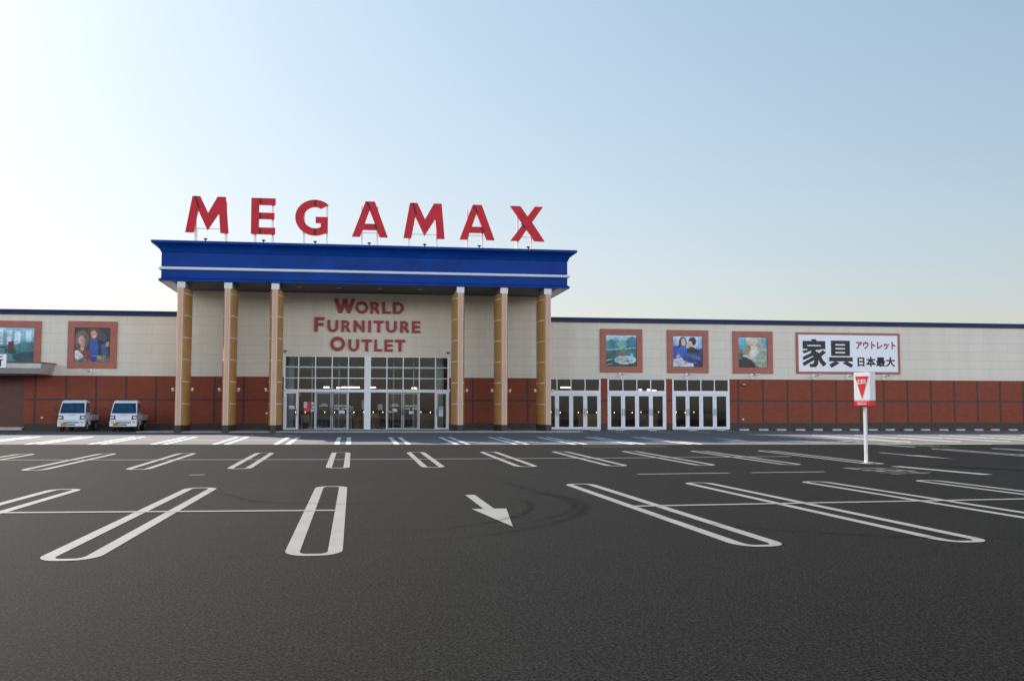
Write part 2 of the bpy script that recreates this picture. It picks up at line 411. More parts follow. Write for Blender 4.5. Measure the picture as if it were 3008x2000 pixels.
def skid(pts, w=.16):
    P = []
    for a, c in zip(pts, pts[1:]):
        for i in range(6): P.append(Vector(a) + (Vector(c) - Vector(a)) * i / 6)
    P.append(Vector(pts[-1]))
    for _ in range(14): P = [P[0]] + [(P[i - 1] + P[i] * 2 + P[i + 1]) / 4 for i in range(1, len(P) - 1)] + [P[-1]]
    vs, fs = [], []; n = len(P)
    for i, p in enumerate(P):
        d = (P[min(i + 1, n - 1)] - P[max(i - 1, 0)]).normalized(); q = Vector((-d.y, d.x)) * w / 2
        for x in (p + q, p - q): vs.append((x.x, x.y, gz(x.x, x.y) + DZ + .006))
    for i in range(n - 1): fs.append((2 * i, 2 * i + 1, 2 * i + 3, 2 * i + 2))
    me = bpy.data.meshes.new('tyre_mark'); me.from_pydata(vs, [], fs); uv = me.uv_layers.new()
    for lp in me.loops: uv.data[lp.index].uv = (lp.vertex_index % 2, (lp.vertex_index // 2) / (n - 1))
    me.materials.append(M_skid); o = bpy.data.objects.new('tyre_mark', me); COL.objects.link(o); structure(o)
skid([(-.6, 14.4), (.51, 13.6), (1.03, 13.6), (1.69, 14.23), (2.45, 15.17), (2.91, 16.44), (3.04, 17.87), (2.85, 18.34), (2.42, 18.0), (1.6, 18.2)], .2)
skid([(-.4, 12.4), (1.06, 12.66), (1.63, 12.94), (2.29, 13.62), (2.96, 14.5), (3.54, 15.65), (3.91, 17.06), (3.93, 18.19), (3.64, 19.18), (3.39, 21.02), (3.28, 23.2), (3.0, 27)], .26)
skid([(1.5, 13.4), (2.6, 14.5), (3.4, 15.8), (3.8, 17.2), (3.75, 18.6), (3.4, 19.6), (2.7, 20.2)], .24)
skid([(-3.5, 22), (-2.1, 19.8), (-1.8, 18.2), (-.4, 17.6), (2, 17.5)], .25)
skid([(4.2, 17), (4.6, 14), (6.2, 12.2), (9, 11.5)], .2)
b = MB(); strip_pts(b, [(-3.85, 25.7), (-3.5, 25.66)], .3, DZ); structure(b.build('drain', M_dark))

# ------------------------------------------------------------------ the shop
VW = 64.6
shop = thing('store_building', 'long beige and red brick furniture outlet with blue canopy on six columns', 'building', (1, VW, .3))
UL, UR = -52, 74
def wallbox(b, x0, x1, z0, z1, y0=VW, y1=VW + .15): b.box(x0, x1, y0, y1, z0, z1)
b = MB()
for x0, x1, z0, z1 in ((UL, -10.3, 3.58, 7.2), (-10.3, -4.21, 3.58, 8.83), (-4.21, 5.97, 4.89, 8.83), (5.97, 12.2, 3.58, 8.83), (12.2, UR, 3.58, 7.2)):
    wallbox(b, x0, x1, z0, z1)
b.build('beige_wall', M_beige, shop)
b = MB(); b.box(UL, UR, VW + .15, VW + .3, 5.6, 7.1); b.box(UL, UL + .3, VW + .3, VW + 45, -.2, 7.1); b.box(UR - .3, UR, VW + .3, VW + 45, -.2, 7.1); b.box(UL, UR, VW + 45, VW + 45.3, -.2, 7.1)
b.box(-10.3, 12.2, VW + .15, VW + 3, 7.1, 8.8)
b.build('rear_wall', M_beige, shop)
b = MB(); b.box(UL, UR, VW + .3, VW + 45, 6.6, 6.9); b.build('roof', M_slab, shop)
b = MB()
for x0, x1 in ((UL, -26), (-19.25, -4.21), (5.97, 11.87), (15.76, 16.21), (20.12, 20.54), (24.43, UR)):
    b = MB(); wallbox(b, x0, x1, .72, 3.576); b.build('brick_wall', M_brick, shop)
for x0, x1 in ((UL, -26), (-19.2, -4.25), (6.0, 11.85), (15.78, 16.19), (20.14, 20.52), (24.45, UR)):
    b = MB(); b.box(x0, x1, VW - .03, VW + .15, -.1, .72); b.build('plinth', M_plinth, shop)
b = MB()
xs = [-18.62, -16.88, -15.18, -13.46, -11.74, -10.0, -8.32, -6.59, 7.48, 9.22, 10.99] + [25.03 + 1.71 * i for i in range(29)]
for x0, x1 in ((-19.25, -4.25), (6.0, 11.85), (15.78, 16.19), (20.14, 20.52), (24.45, UR - .1)):
    b = MB()
    for x in xs:
        if x0 < x < x1: b.box(x - .055, x + .055, VW - .012, VW, .722, 3.57)
    cuts = [x0] + [c for x in xs if x0 < x < x1 for c in (x - .056, x + .056)] + [x1]
    for a, c in zip(cuts[::2], cuts[1::2]): b.box(a, c, VW - .012, VW, 2.11, 2.2)
    b.build('panel_joint', M_joint, shop)
b = MB()
for x0, x1 in ((UL, -10.32), (12.22, UR)):
    b = MB(); b.box(x0, x1, VW - .16, VW + .4, 7.2, 7.36); b.box(x0, x1, VW - .12, VW + .4, 7.36, 7.5); b.build('coping', M_navy, shop, bevel=.02)
# shutter under the left canopy
b = MB()
for i in range(36): b.box(-26, -19.25, VW + .06 + .012 * (i % 2), VW + .1, .45 + i * .087, .45 + (i + 1) * .087)
b.build('roller_shutter', M_shutter, shop)
b = MB(); b.box(-26, -19.24, VW - .25, VW + .06, .2, .52); b.build('door_sill', M_conc, shop)
b = MB()
cp = [(61.62, 4.18), (61.62, 3.90), (62.0, 3.60), (VW - .01, 3.585), (VW - .01, 4.24)]
n = len(cp); vs = [(-27.5, y, z) for y, z in cp] + [(-17.5 - (.18 if z < 3.8 else 0), y, z) for y, z in cp]
b.add(vs, [tuple(range(n)), tuple(range(2 * n - 1, n - 1, -1))] + [(i, i + n, (i + 1) % n + n, (i + 1) % n) for i in range(n)])
cano = b.build('door_canopy', mat('canopy_panel', (.55, .54, .50), .6, .1, 1.5), shop)
b = MB(); b.add([(-27.5, 61.58, 4.185), (-17.46, 61.58, 4.185), (-17.46, VW - .005, 4.245), (-27.5, VW - .005, 4.245), (-27.5, 61.58, 4.23), (-17.46, 61.58, 4.23), (-17.46, VW - .005, 4.29), (-27.5, VW - .005, 4.29)], [(0, 1, 2, 3), (4, 5, 6, 7), (0, 1, 5, 4), (1, 2, 6, 5), (2, 3, 7, 6), (3, 0, 4, 7)]); b.build('flashing', M_plinth, cano)

# portico fascia swept round three sides
b = MB()
x0, x1, y0, y1 = -10.76, 12.60, 59.9, VW + 3
prof = [(-.02, 8.80), (.12, 8.80), (.12, 8.9), (0, 8.98), (0, 10.42), (.04, 10.44), (.07, 10.54), (.14, 10.67), (.26, 10.79), (.42, 10.88), (.5, 10.9), (.5, 11.04), (.2, 11.06), (-.5, 11.03)]
rings = [[(x0 - d, y1, z), (x0 - d, y0 - d, z), (x1 + d, y0 - d, z), (x1 + d, y1, z)] for d, z in prof]
vs = [p for r in rings for p in r]
fs = [(i * 4 + j, i * 4 + j + 1, (i + 1) * 4 + j + 1, (i + 1) * 4 + j) for i in range(len(prof) - 1) for j in range(3)]
b.add(vs, fs)
fascia = b.build('portico_fascia', M_blue, shop)
for x in (-6.9, -3.0, .9, 4.8, 8.7):
    b = MB(); b.box(x - .012, x + .012, 59.893, 59.9, 9.0, 9.4); b.box(x - .012, x + .012, 59.893, 59.9, 9.62, 10.4); b.build('seam_or_shade_strip', M_navy, fascia)
b = MB(); b.box(x0 + .4, x1 - .4, y0 + .4, y1, 10.8, 11.0); b.build('portico_roof', M_slab, shop)
b = MB(); d = .07
b.tube([(x0 - d, y1, 9.52), (x0 - d, y0 - d, 9.52), (x1 + d, y0 - d, 9.52), (x1 + d, y1, 9.52)], .085, 12)
b.ball((x0 - d, y0 - d, 9.52), .085); b.ball((x1 + d, y0 - d, 9.52), .085)
b.build('pipe_moulding', mat('pale_pipe', (.74, .80, .88), .4, .04), shop)
b = MB(); b.box(x0 + .6, x1 - .6, y0, VW - .002, 8.79, 8.84); b.box(x0, x1, VW, y1, 8.84, 8.9); b.cur = 1
b.box(x0, x0 + .6, y0, VW + 2, 8.79, 8.84); b.box(x1 - .6, x1, y0, VW + 2, 8.79, 8.84)
soff = b.build('soffit', [M_soffit, M_soffit2], shop)
for x in (-3.2, -.9, 1.5, 3.9):
    b = MB(); b.cyl((x, 61.6, 8.765), (x, 61.6, 8.79), .14, n=16); b.build('downlight', M_silver, soff)

# columns: one tree, six copies
def oval(b, u, a, c, z0, z1, n=48):
    vs = [(u + a * math.cos(2 * math.pi * k / n), 61.4 + c * math.sin(2 * math.pi * k / n), z) for z in (z0, z1) for k in range(n)]
    b.add(vs, [(k, (k + 1) % n, (k + 1) % n + n, k + n) for k in range(n)], True)
    b.add(vs, [tuple(range(n - 1, -1, -1)), tuple(range(n, 2 * n))]); return b
def make_column(u):
    c = oval(MB(), u, .375, 1.3, .69, 8.44)
    col = c.build('column', M_ochre, shop)
    r = MB()
    for z in (1.9, 3.15, 4.4, 5.65, 6.9, 8.15): oval(r, u, .382, 1.307, z - .024, z + .024)
    r.build('ring', M_ring, col)
    f = MB(); f.box(u - .075, u + .075, 59.74, 60.6, .69, 8.42); f.cur = 1
    f.box(u - .15, u - .075, 59.77, 60.6, .69, 8.42); f.box(u + .075, u + .15, 59.77, 60.6, .69, 8.42)
    f.build('fin', [M_fin, M_fin2], col)
    p = oval(MB(), u, .40, 1.33, .2, .69); p.box(u - .17, u + .17, 59.7, 60.5, .2, .69); p.build('column_base', M_plinth, col)
    k = MB(); k.box(u - .225, u + .225, 59.93, 61.9, 8.42, 8.79); k.build('bracket', M_silver, col, bevel=.01)
    return col
cols_u = [-9.66, -7.08, -4.46, 6.19, 8.79, 11.42]
c0 = make_column(cols_u[0])
for u in cols_u[1:]:
    c = copy_tree(c0, shop); c.location = (u - cols_u[0], 0, 0)

# glazing --------------------------------------------------------
GY = VW + .05
def bars(b, xs, z0, z1, w, y0=GY - .05, y1=GY + .06):
    for x in xs: b.box(x - w / 2, x + w / 2, y0, y1, z0, z1)
def rail(b, x0, x1, z0, z1, y0=GY - .045, y1=GY + .055): b.box(x0, x1, y0, y1, z0, z1)
mx = [-4.16, -3.33, -2.30, -1.29, -.29, .70, 1.08, 2.08, 3.09, 4.10, 5.11, 5.92]
b = MB()
bars(b, [mx[0], mx[-1]], .30, 4.89, .10)
bars(b, [mx[1], mx[2], mx[3], mx[4], mx[7], mx[8], mx[9], mx[10]], 2.82, 4.84, .065)
bars(b, [mx[1], mx[4], mx[10], mx[2], mx[9], mx[7]], .36, 2.64, .06)
b.box(.69, 1.09, GY - .07, GY + .08, .30, 4.89)
for a, c in ((mx[0] + .05, .69), (1.09, mx[-1] - .05)):
    rail(b, a, c, 4.83, 4.89); rail(b, a, c, 4.17, 4.22); rail(b, a, c, 3.49, 3.54); b.box(a, c, GY - .08, GY + .1, 2.64, 2.82); rail(b, a, c, .30, .36)
ent = b.build('entrance_frame', M_alu, shop)
b = MB()
for a, c in ((mx[0], .69), (1.09, mx[-1])):
    b = MB(); b.quad((a, GY, .33), (c, GY, .33), (c, GY, 4.86), (a, GY, 4.86)); b.build('pane', M_glass, ent)
def door_leaf(x0, x1, z0, z1, st, y, handle):
    b = MB()
    b.box(x0, x0 + st, y - .03, y + .03, z0, z1); b.box(x1 - st, x1, y - .03, y + .03, z0, z1)
    b.box(x0 + st, x1 - st, y - .028, y + .028, z0, z0 + st * .9); b.box(x0 + st, x1 - st, y - .028, y + .028, z1 - st * .8, z1)
    d = b.build('glass_door', M_alu, shop)
    b = MB(); b.quad((x0 + st, y, z0 + st * .9), (x1 - st, y, z0 + st * .9), (x1 - st, y, z1 - st * .8), (x0 + st, y, z1 - st * .8)); b.build('pane', M_glass, d)
    b = MB(); hx = x1 - st / 2 if handle > 0 else x0 + st / 2
    b.tube([(hx, y - .03, 1.2), (hx, y - .08, 1.2), (hx, y - .08, 1.62), (hx, y - .03, 1.62)], .014, 8); b.build('handle', M_dark, d)
    return d
door_leaf(-4.10, -3.37, .36, 2.63, .085, GY - .06, 1)
door_leaf(5.15, 5.87, .36, 2.63, .085, GY - .06, -1)
leaf = {}
for a, c, h in ((-2.26, -1.31, 1), (-1.27, -.33, -1), (2.12, 3.07, 1), (3.11, 4.06, -1)):
    leaf[a] = door_leaf(a, c, .37, 2.61, .07, GY + .13, h)
# right-hand triple of door units
for x0, x1 in ((11.87, 15.76), (16.21, 20.12), (20.54, 24.43)):
    b = MB(); bars(b, [x0 + .05, x1 - .05], .30, 3.57, .10)
    w4 = (x1 - x0 - .2) / 4
    bars(b, [x0 + .1 + w4 * i for i in (1, 2, 3)], 2.8, 3.52, .06)
    rail(b, x0 + .1, x1 - .1, 3.52, 3.57); b.box(x0 + .1, x1 - .1, GY - .08, GY + .1, 2.56, 2.8); rail(b, x0 + .1, x1 - .1, .30, .35)
    fr = b.build('door_frame', M_alu, shop)
    b = MB(); b.quad((x0 + .1, GY, 2.8), (x1 - .1, GY, 2.8), (x1 - .1, GY, 3.52), (x0 + .1, GY, 3.52)); b.build('pane', M_glass, fr)
    for i in range(4): door_leaf(x0 + .105 + w4 * i, x0 + .095 + w4 * (i + 1), .36, 2.555, .125, GY - .02, 1 if i % 2 == 0 else -1)
# stickers on the glass: parts of the doors and panes they are stuck to
def sticker(parent, x0, x1, z0, z1, m, y=GY - .004, txt=None, tm=None, name='sticker'):
    b = MB()
    if txt is None: b.box(x0, x1, y - .003, y, z0, z1)
    else: b.add(*upright(textshape(txt, .002, .01), x0, x1, z0, z1, y - .002))
    return b.build(name, m, parent)
X = lambda p: -4.16 + (p - 20) / 2280 * 10.08           # sticker positions along the glass front
Zs = lambda p: 2.64 - (p - 50) / 510 * 2.27
for a, c, d, e, m in ((285, 372, 185, 318, M_signred), (285, 328, 185, 265, M_screen_white), (380, 425, 285, 318, M_screen_white), (85, 160, 235, 280, M_screen_white), (388, 424, 188, 225, M_screen_white), (390, 425, 238, 275, M_screen_white),
                      (770, 842, 300, 345, M_screen_white), (1085, 1130, 160, 285, mat('lilac_notice', (.24, .22, .34), .8)), (1310, 1375, 215, 295, mat('grey_notice', (.3, .28, .26), .8)), (1515, 1580, 280, 320, M_screen_white),
                      (1455, 1535, 305, 338, mat('pink_notice', (.35, .28, .27), .8)), (1745, 1812, 310, 350, M_screen_white), (2165, 2232, 245, 285, mat('pale_blue_notice', (.4, .5, .58), .8)), (2165, 2230, 292, 385, M_screen_white),
                      (220, 245, 55, 110, M_darkred), (2085, 2110, 65, 115, M_darkred)):
    y = GY - .005 if m is not M_screen_white or a != 285 else GY - .009
    sticker(ent, X(a), X(c), Zs(e), Zs(d), m, y if 250 < a < 2100 or a in (220, 2085) else GY - .065)
for a0 in (705, 1688):
    sticker(ent, X(a0), X(a0 + 175), Zs(252), Zs(226), M_white, GY - .006, 'MEGAMAX', name='door_lettering')
    sticker(ent, X(a0 + 5), X(a0 + 172), Zs(290), Zs(266), M_white, GY - .006, '10:00 - 20:00', name='door_lettering')
for a0 in (500, 1485):
    sticker(ent, X(a0 + 20), X(a0 + 100), Zs(224), Zs(208), M_white, GY - .006, 'WORLD', name='door_lettering')
    sticker(ent, X(a0), X(a0 + 120), Zs(246), Zs(229), M_white, GY - .006, 'FURNITURE', name='door_lettering')
# interior shell
b = MB(); b.box(-9, 28, VW + .16, 86, .1, .31); b.build('interior_floor', M_roomf, shop)
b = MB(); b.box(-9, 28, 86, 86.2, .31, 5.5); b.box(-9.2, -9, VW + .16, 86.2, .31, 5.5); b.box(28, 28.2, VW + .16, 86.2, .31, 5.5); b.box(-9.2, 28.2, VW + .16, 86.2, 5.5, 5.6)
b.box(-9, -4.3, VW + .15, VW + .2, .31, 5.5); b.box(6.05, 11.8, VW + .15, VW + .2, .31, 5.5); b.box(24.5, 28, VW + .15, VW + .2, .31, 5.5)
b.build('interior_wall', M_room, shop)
b = MB()
for x in (-4.0, 5.6): b.box(x - .25, x + .25, VW + 2.6, VW + 3.0, .31, 5.5)
for z in (2.75, 4.2): b.box(-3.75, 5.35, VW + 2.65, VW + 2.85, z, z + .08)
for x in (-2.6, -.9, .9, 2.6, 3.9): b.box(x - .04, x + .04, VW + 2.65, VW + 2.85, .31, 5.5)
b.build('lobby_frame', mat('grey_lobby_frame', (.55, .57, .6), .5), shop)

# pavement slab in front of the doors
b = MB()
vs = []
pts = [(-11.9, 59.9), (13.2, 59.3), (14.6, 64.57), (-10.4, 64.57)]
b.add([(x, y, .34 - .001 * x) for x, y in pts] + [(x, y, .1) for x, y in pts], [(0, 1, 2, 3), (4, 5, 1, 0), (5, 6, 2, 1), (6, 7, 3, 2), (7, 4, 0, 3)])
structure(b.build('pavement', M_slab, bevel=.015))

# ------------------------------------------------------------------ lettering
def arc(cx, cy, rx, ry, a0, a1, n=20): return [(cx + rx * math.cos(R(a0 + (a1 - a0) * i / n)), cy + ry * math.sin(R(a0 + (a1 - a0) * i / n))) for i in range(n + 1)]
GL = {
 'M': [[(.15, 1), (.33, 1), (.52, .54), (.735, 1), (.925, 1), (1, 0), (.815, 0), (.775, .56), (.51, .07), (.285, .62), (.19, 0), (0, 0)]],
 'E': [[(0, 1), (1, 1), (1, .82), (.32, .82), (.32, .595), (.96, .595), (.96, .425), (.32, .425), (.32, .18), (1, .18), (1, 0), (0, 0)]],
 'A': [[(0, 0), (.37, 1), (.63, 1), (1, 0), (.775, 0), (.70, .2), (.285, .2), (.225, 0)], [(.35, .366), (.485, .76), (.64, .366)]],
 'X': [[(0, 1), (.29, 1), (.5, .71), (.71, 1), (.96, 1), (.635, .54), (1, 0), (.72, 0), (.48, .33), (.26, 0), (0, 0), (.37, .49)]],
 'G': [arc(.6, .5, .6, .5, 48, 296)[:] + [(.99, .09), (.99, .52), (.62, .52), (.62, .355), (.775, .355), (.775, .235)] + arc(.6, .5, .345, .305, 300, 58)],
 'W': [[(0, 1), (.2, 1), (.315, .42), (.44, 1), (.6, 1), (.71, .42), (.82, 1), (1, 1), (.77, 0), (.63, 0), (.51, .52), (.38, 0), (.24, 0)]],
 'O': [arc(.5, .5, .5, .5, 0, 352, 35), arc(.5, .5, .29, .27, 0, 350, 30)],
 'R': [[(0, 0), (0, 1), (.45, 1)] + arc(.45, .71, .42, .29, 88, -50, 14) + [(1, 0), (.68, 0), (.42, .40), (.29, .40), (.29, 0)], [(.29, .58), (.29, .82), (.40, .82)] + arc(.43, .70, .15, .12, 80, -80, 8) + [(.40, .58)]],
 'L': [[(0, 0), (0, 1), (.32, 1), (.32, .19), (1, .19), (1, 0)]],
 'D': [[(0, 0), (0, 1), (.40, 1)] + arc(.40, .5, .6, .5, 88, -88, 24) + [(.40, 0)], [(.27, .2), (.27, .8), (.40, .8)] + arc(.42, .5, .30, .3, 85, -85, 16) + [(.40, .2)]],
 'F': [[(0, 0), (0, 1), (1, 1), (1, .8), (.34, .8), (.34, .6), (.92, .6), (.92, .41), (.34, .41), (.34, 0)]],
 'U': [[(0, 1), (.27, 1), (.27, .42)] + arc(.5, .40, .23, .2, 180, 360, 14) + [(.73, 1), (1, 1), (1, .42)] + arc(.5, .42, .5, .42, 0, -180, 20)],
 'N': [[(0, 0), (0, 1), (.25, 1), (.74, .38), (.74, 1), (1, 1), (1, 0), (.78, 0), (.26, .64), (.26, 0)]],
 'I': [[(0, 0), (0, 1), (1, 1), (1, 0)]],
 'T': [[(0, 1), (1, 1), (1, .8), (.64, .8), (.64, 0), (.36, 0), (.36, .8), (0, .8)]]}
SH = {}
def letter(ch, depth):
    if (ch, depth) not in SH: SH[ch, depth] = glyph(GL[ch], depth)
    return SH[ch, depth]
grp = 'red letters standing on the canopy roof'
ROOF = [('M', -9.63, -7.23, 'first red capital M at the left end of the rooftop sign', (-9.1, -7.4), [((.22, .99), (.31, .66))]),
        ('E', -5.96, -4.59, 'red capital E standing on two posts on the roof', (-5.75, -4.75), [((.38, .99), (.38, .83)), ((.38, .59), (.38, .43)), ((.38, .17), (.38, .01))]),
        ('G', -3.45, -1.55, 'round red capital G standing on the roof', (-2.95, -1.62), [((.6, .99), (.6, .82)), ((.6, .18), (.6, .01))]),
        ('A', -.16, 1.93, 'red capital A standing between the G and an M on the roof', (.42, 1.32), [((.41, .97), (.5, .78)), ((.62, .36), (.7, .22))]),
        ('M', 2.86, 5.30, 'red capital M standing between the two letters A on the roof', (3.2, 4.85), [((.22, .99), (.31, .66))]),
        ('A', 6.20, 8.31, 'red capital A standing next to the X on the roof', (6.7, 7.6), [((.41, .97), (.5, .78)), ((.62, .36), (.7, .22))]),
        ('X', 9.28, 11.36, 'red capital X at the right end of the rooftop sign', (9.75, 10.6), [((.32, .50), (.45, .36))])]
LY, LZ0, LZ1 = 60.8, 11.74, 13.84
for ch, a, c, lab, posts, bands in ROOF:
    t = thing('roof_letter', lab, 'sign letter', ((a + c) / 2, LY, 11.03), grp)
    b = MB(); b.add(*upright(letter(ch, .24), a, c, LZ0, LZ1, LY)); face = b.build('letter', M_red, t)
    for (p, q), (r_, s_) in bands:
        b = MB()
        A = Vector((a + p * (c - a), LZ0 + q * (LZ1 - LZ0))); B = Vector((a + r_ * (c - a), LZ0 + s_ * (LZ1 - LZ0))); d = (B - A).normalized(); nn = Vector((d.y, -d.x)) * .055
        b.quad(*[(x.x, LY - .124, x.y) for x in (A + nn, B + nn, B - nn, A - nn)]); b.build('seam_or_shade_strip', M_band, face)  # struts' shade through the translucent letter, painted as a dark strip
    for x in posts:
        b = MB(); b.box(x - .05, x + .05, LY + .13, LY + .23, 11.0, LZ1 - .25); b.box(x - .045, x + .045, LY + .2, LY + 1.2, 11.0, 11.08)
        b.add([(x - .04, LY + .23, 12.6), (x + .04, LY + .23, 12.6), (x + .04, LY + .23, 12.5), (x - .04, LY + .23, 12.5), (x - .04, LY + 1.15, 11.08), (x + .04, LY + 1.15, 11.08), (x + .04, LY + 1.05, 11.08), (x - .04, LY + 1.05, 11.08)],
              [(0, 1, 5, 4), (3, 2, 6, 7), (0, 3, 7, 4), (1, 2, 6, 5)])
        b.build('post', M_white, t)
    b = MB(); b.box(posts[0] + .05, posts[1] - .05, LY + .15, LY + .19, 11.98, 12.03); b.build('crossbar', M_white, t)
for i, x in enumerate((-8.39, -5.17, -2.26, .84, 4.07, 7.3, 10.25)):
    nm = ('first M', 'E', 'G', 'first A', 'second M', 'second A', 'X')[i]
    t = thing('roof_spotlight', f'small dark mushroom spotlight on the canopy edge before the {nm}', 'spotlight', (x, 60.0, 11.05), 'spotlights along the canopy edge')
    b = MB(); b.cyl((x, 60.0, 11.05), (x, 60.0, 11.2), .03, n=8); b.build('stem', M_dark, t)
    b = MB(); b.cyl((x, 60.0, 11.19), (x, 60.0, 11.25), .05, .12, n=12); b.cyl((x, 60.0, 11.25), (x, 60.0, 11.28), .12, .09, n=12); b.build('lamp_head', M_dark, t)
WORDS = [('World', [('W', -1.24, .08, 7.555, 8.44), ('O', .09, .88, 7.54, 8.29), ('R', 1.02, 1.6, 7.555, 8.28), ('L', 1.75, 2.28, 7.56, 8.28), ('D', 2.41, 3.1, 7.56, 8.28)]),
         ('Furniture', [('F', -2.4, -1.8, 6.385, 7.28), ('U', -1.61, -.94, 6.375, 7.11), ('R', -.76, -.19, 6.385, 7.11), ('N', -.01, .67, 6.385, 7.11), ('I', .89, 1.06, 6.385, 7.11), ('T', 1.23, 1.85, 6.385, 7.11), ('U', 1.99, 2.66, 6.375, 7.11), ('R', 2.87, 3.44, 6.385, 7.11), ('E', 3.61, 4.12, 6.385, 7.11)]),
         ('Outlet', [('O', -1.42, -.52, 5.2, 6.08), ('U', -.32, .34, 5.19, 5.93), ('T', .5, 1.12, 5.2, 5.93), ('L', 1.28, 1.76, 5.2, 5.93), ('E', 1.91, 2.43, 5.2, 5.93), ('T', 2.55, 3.19, 5.2, 5.93)])]
for wd, ls in WORDS:
    t = thing('wall_lettering', f'dark red raised word {wd.upper()} on the beige wall above the entrance', 'sign', (.8, VW - .1, ls[0][3]), 'red words above the entrance')
    for ch, a, c, z0, z1 in ls:
        b = MB(); b.add(*upright(letter(ch, .14), a, c, z0, z1, VW - .075)); b.build('letter', M_redd, t)

# ------------------------------------------------------------------ framed pictures on the wall
def vcol_mat():
    k = NT('printed_picture'); a = k.n('VertexColor', layer_name='col')
    col = k.mix(.12, a.outputs[0], k.ramp(k.noise(7, 4), (.3, .3), (.7, .8)), 'OVERLAY')
    k.l(col, k.b.inputs['Base Color']); k.b.inputs['Roughness'].default_value = .4; return k.m
M_pic = vcol_mat()
def inside(p, poly):
    x, y = p; r = False
    for (x0, y0), (x1, y1) in zip(poly, poly[1:] + poly[:1]):
        if (y0 > y) != (y1 > y) and x < (x1 - x0) * (y - y0) / (y1 - y0) + x0: r = not r
    return r
def vnoise(seed):
    rr = random.Random(seed); g_ = [[rr.random() for _ in range(40)] for _ in range(40)]
    def f(x, y):
        i, j = int(x), int(y); a, b_ = x - i, y - j; a = a * a * (3 - 2 * a); b_ = b_ * b_ * (3 - 2 * b_)
        return (g_[j][i] * (1 - a) + g_[j][i + 1] * a) * (1 - b_) + (g_[j + 1][i] * (1 - a) + g_[j + 1][i + 1] * a) * b_
    return f
def picture(parent, x0, x1, z0, z1, y, top, bottom, layers, n=90):
    rnd = random.Random(int(x0 * 10)); n1, n2, n3 = vnoise(int(x0 * 7)), vnoise(int(x0 * 9)), vnoise(int(x0 * 11))
    vs = [(x0 + (x1 - x0) * i / n, y, z1 - (z1 - z0) * j / n) for j in range(n + 1) for i in range(n + 1)]
    fs = [(j * (n + 1) + i, (j + 1) * (n + 1) + i, (j + 1) * (n + 1) + i + 1, j * (n + 1) + i + 1) for j in range(n) for i in range(n)]
    me = bpy.data.meshes.new('picture'); off = parent.location
    me.from_pydata([tuple(Vector(v) - off) for v in vs], [], fs)
    at = me.color_attributes.new('col', 'FLOAT_COLOR', 'POINT')
    for j in range(n + 1):
        for i in range(n + 1):
            p0 = (i / n, j / n); p = (p0[0] + .018 * (n1(p0[0] * 9, p0[1] * 9) - .5) + .008 * (n2(p0[0] * 28, p0[1] * 28) - .5), p0[1] + .018 * (n2(p0[0] * 9, p0[1] * 9) - .5) + .008 * (n1(p0[0] * 28, p0[1] * 28) - .5))
            c = [a + (b_ - a) * p[1] for a, b_ in zip(top, bottom)]
            for kind, geo, col, op in layers:
                if kind == 'e':
                    d = ((p[0] - geo[0]) / geo[2]) ** 2 + ((p[1] - geo[1]) / geo[3]) ** 2
                    f = max(0, min(1, (1.25 - d) / .4)) * op
                elif kind == 'p': f = op if inside(p, geo) else 0
                else: f = op * (rnd.random() ** 2) if geo[0] <= p[0] <= geo[2] and geo[1] <= p[1] <= geo[3] else 0
                if f: c = [a + (b_ - a) * f for a, b_ in zip(c, col)]
            sh = .70 + .34 * n3(p0[0] * 4, p0[1] * 4) + .22 * n1(p0[0] * 13, p0[1] * 13) + .14 * n2(p0[0] * 35, p0[1] * 35) - .10 * p0[1]
            c = [max(0, min(255, q * sh)) for q in c]
            at.data[j * (n + 1) + i].color = (*lin(c), 1)
    me.materials.append(M_pic); o = bpy.data.objects.new('picture', me); COL.objects.link(o); o.parent = parent; return o
SK = (205, 165, 150)
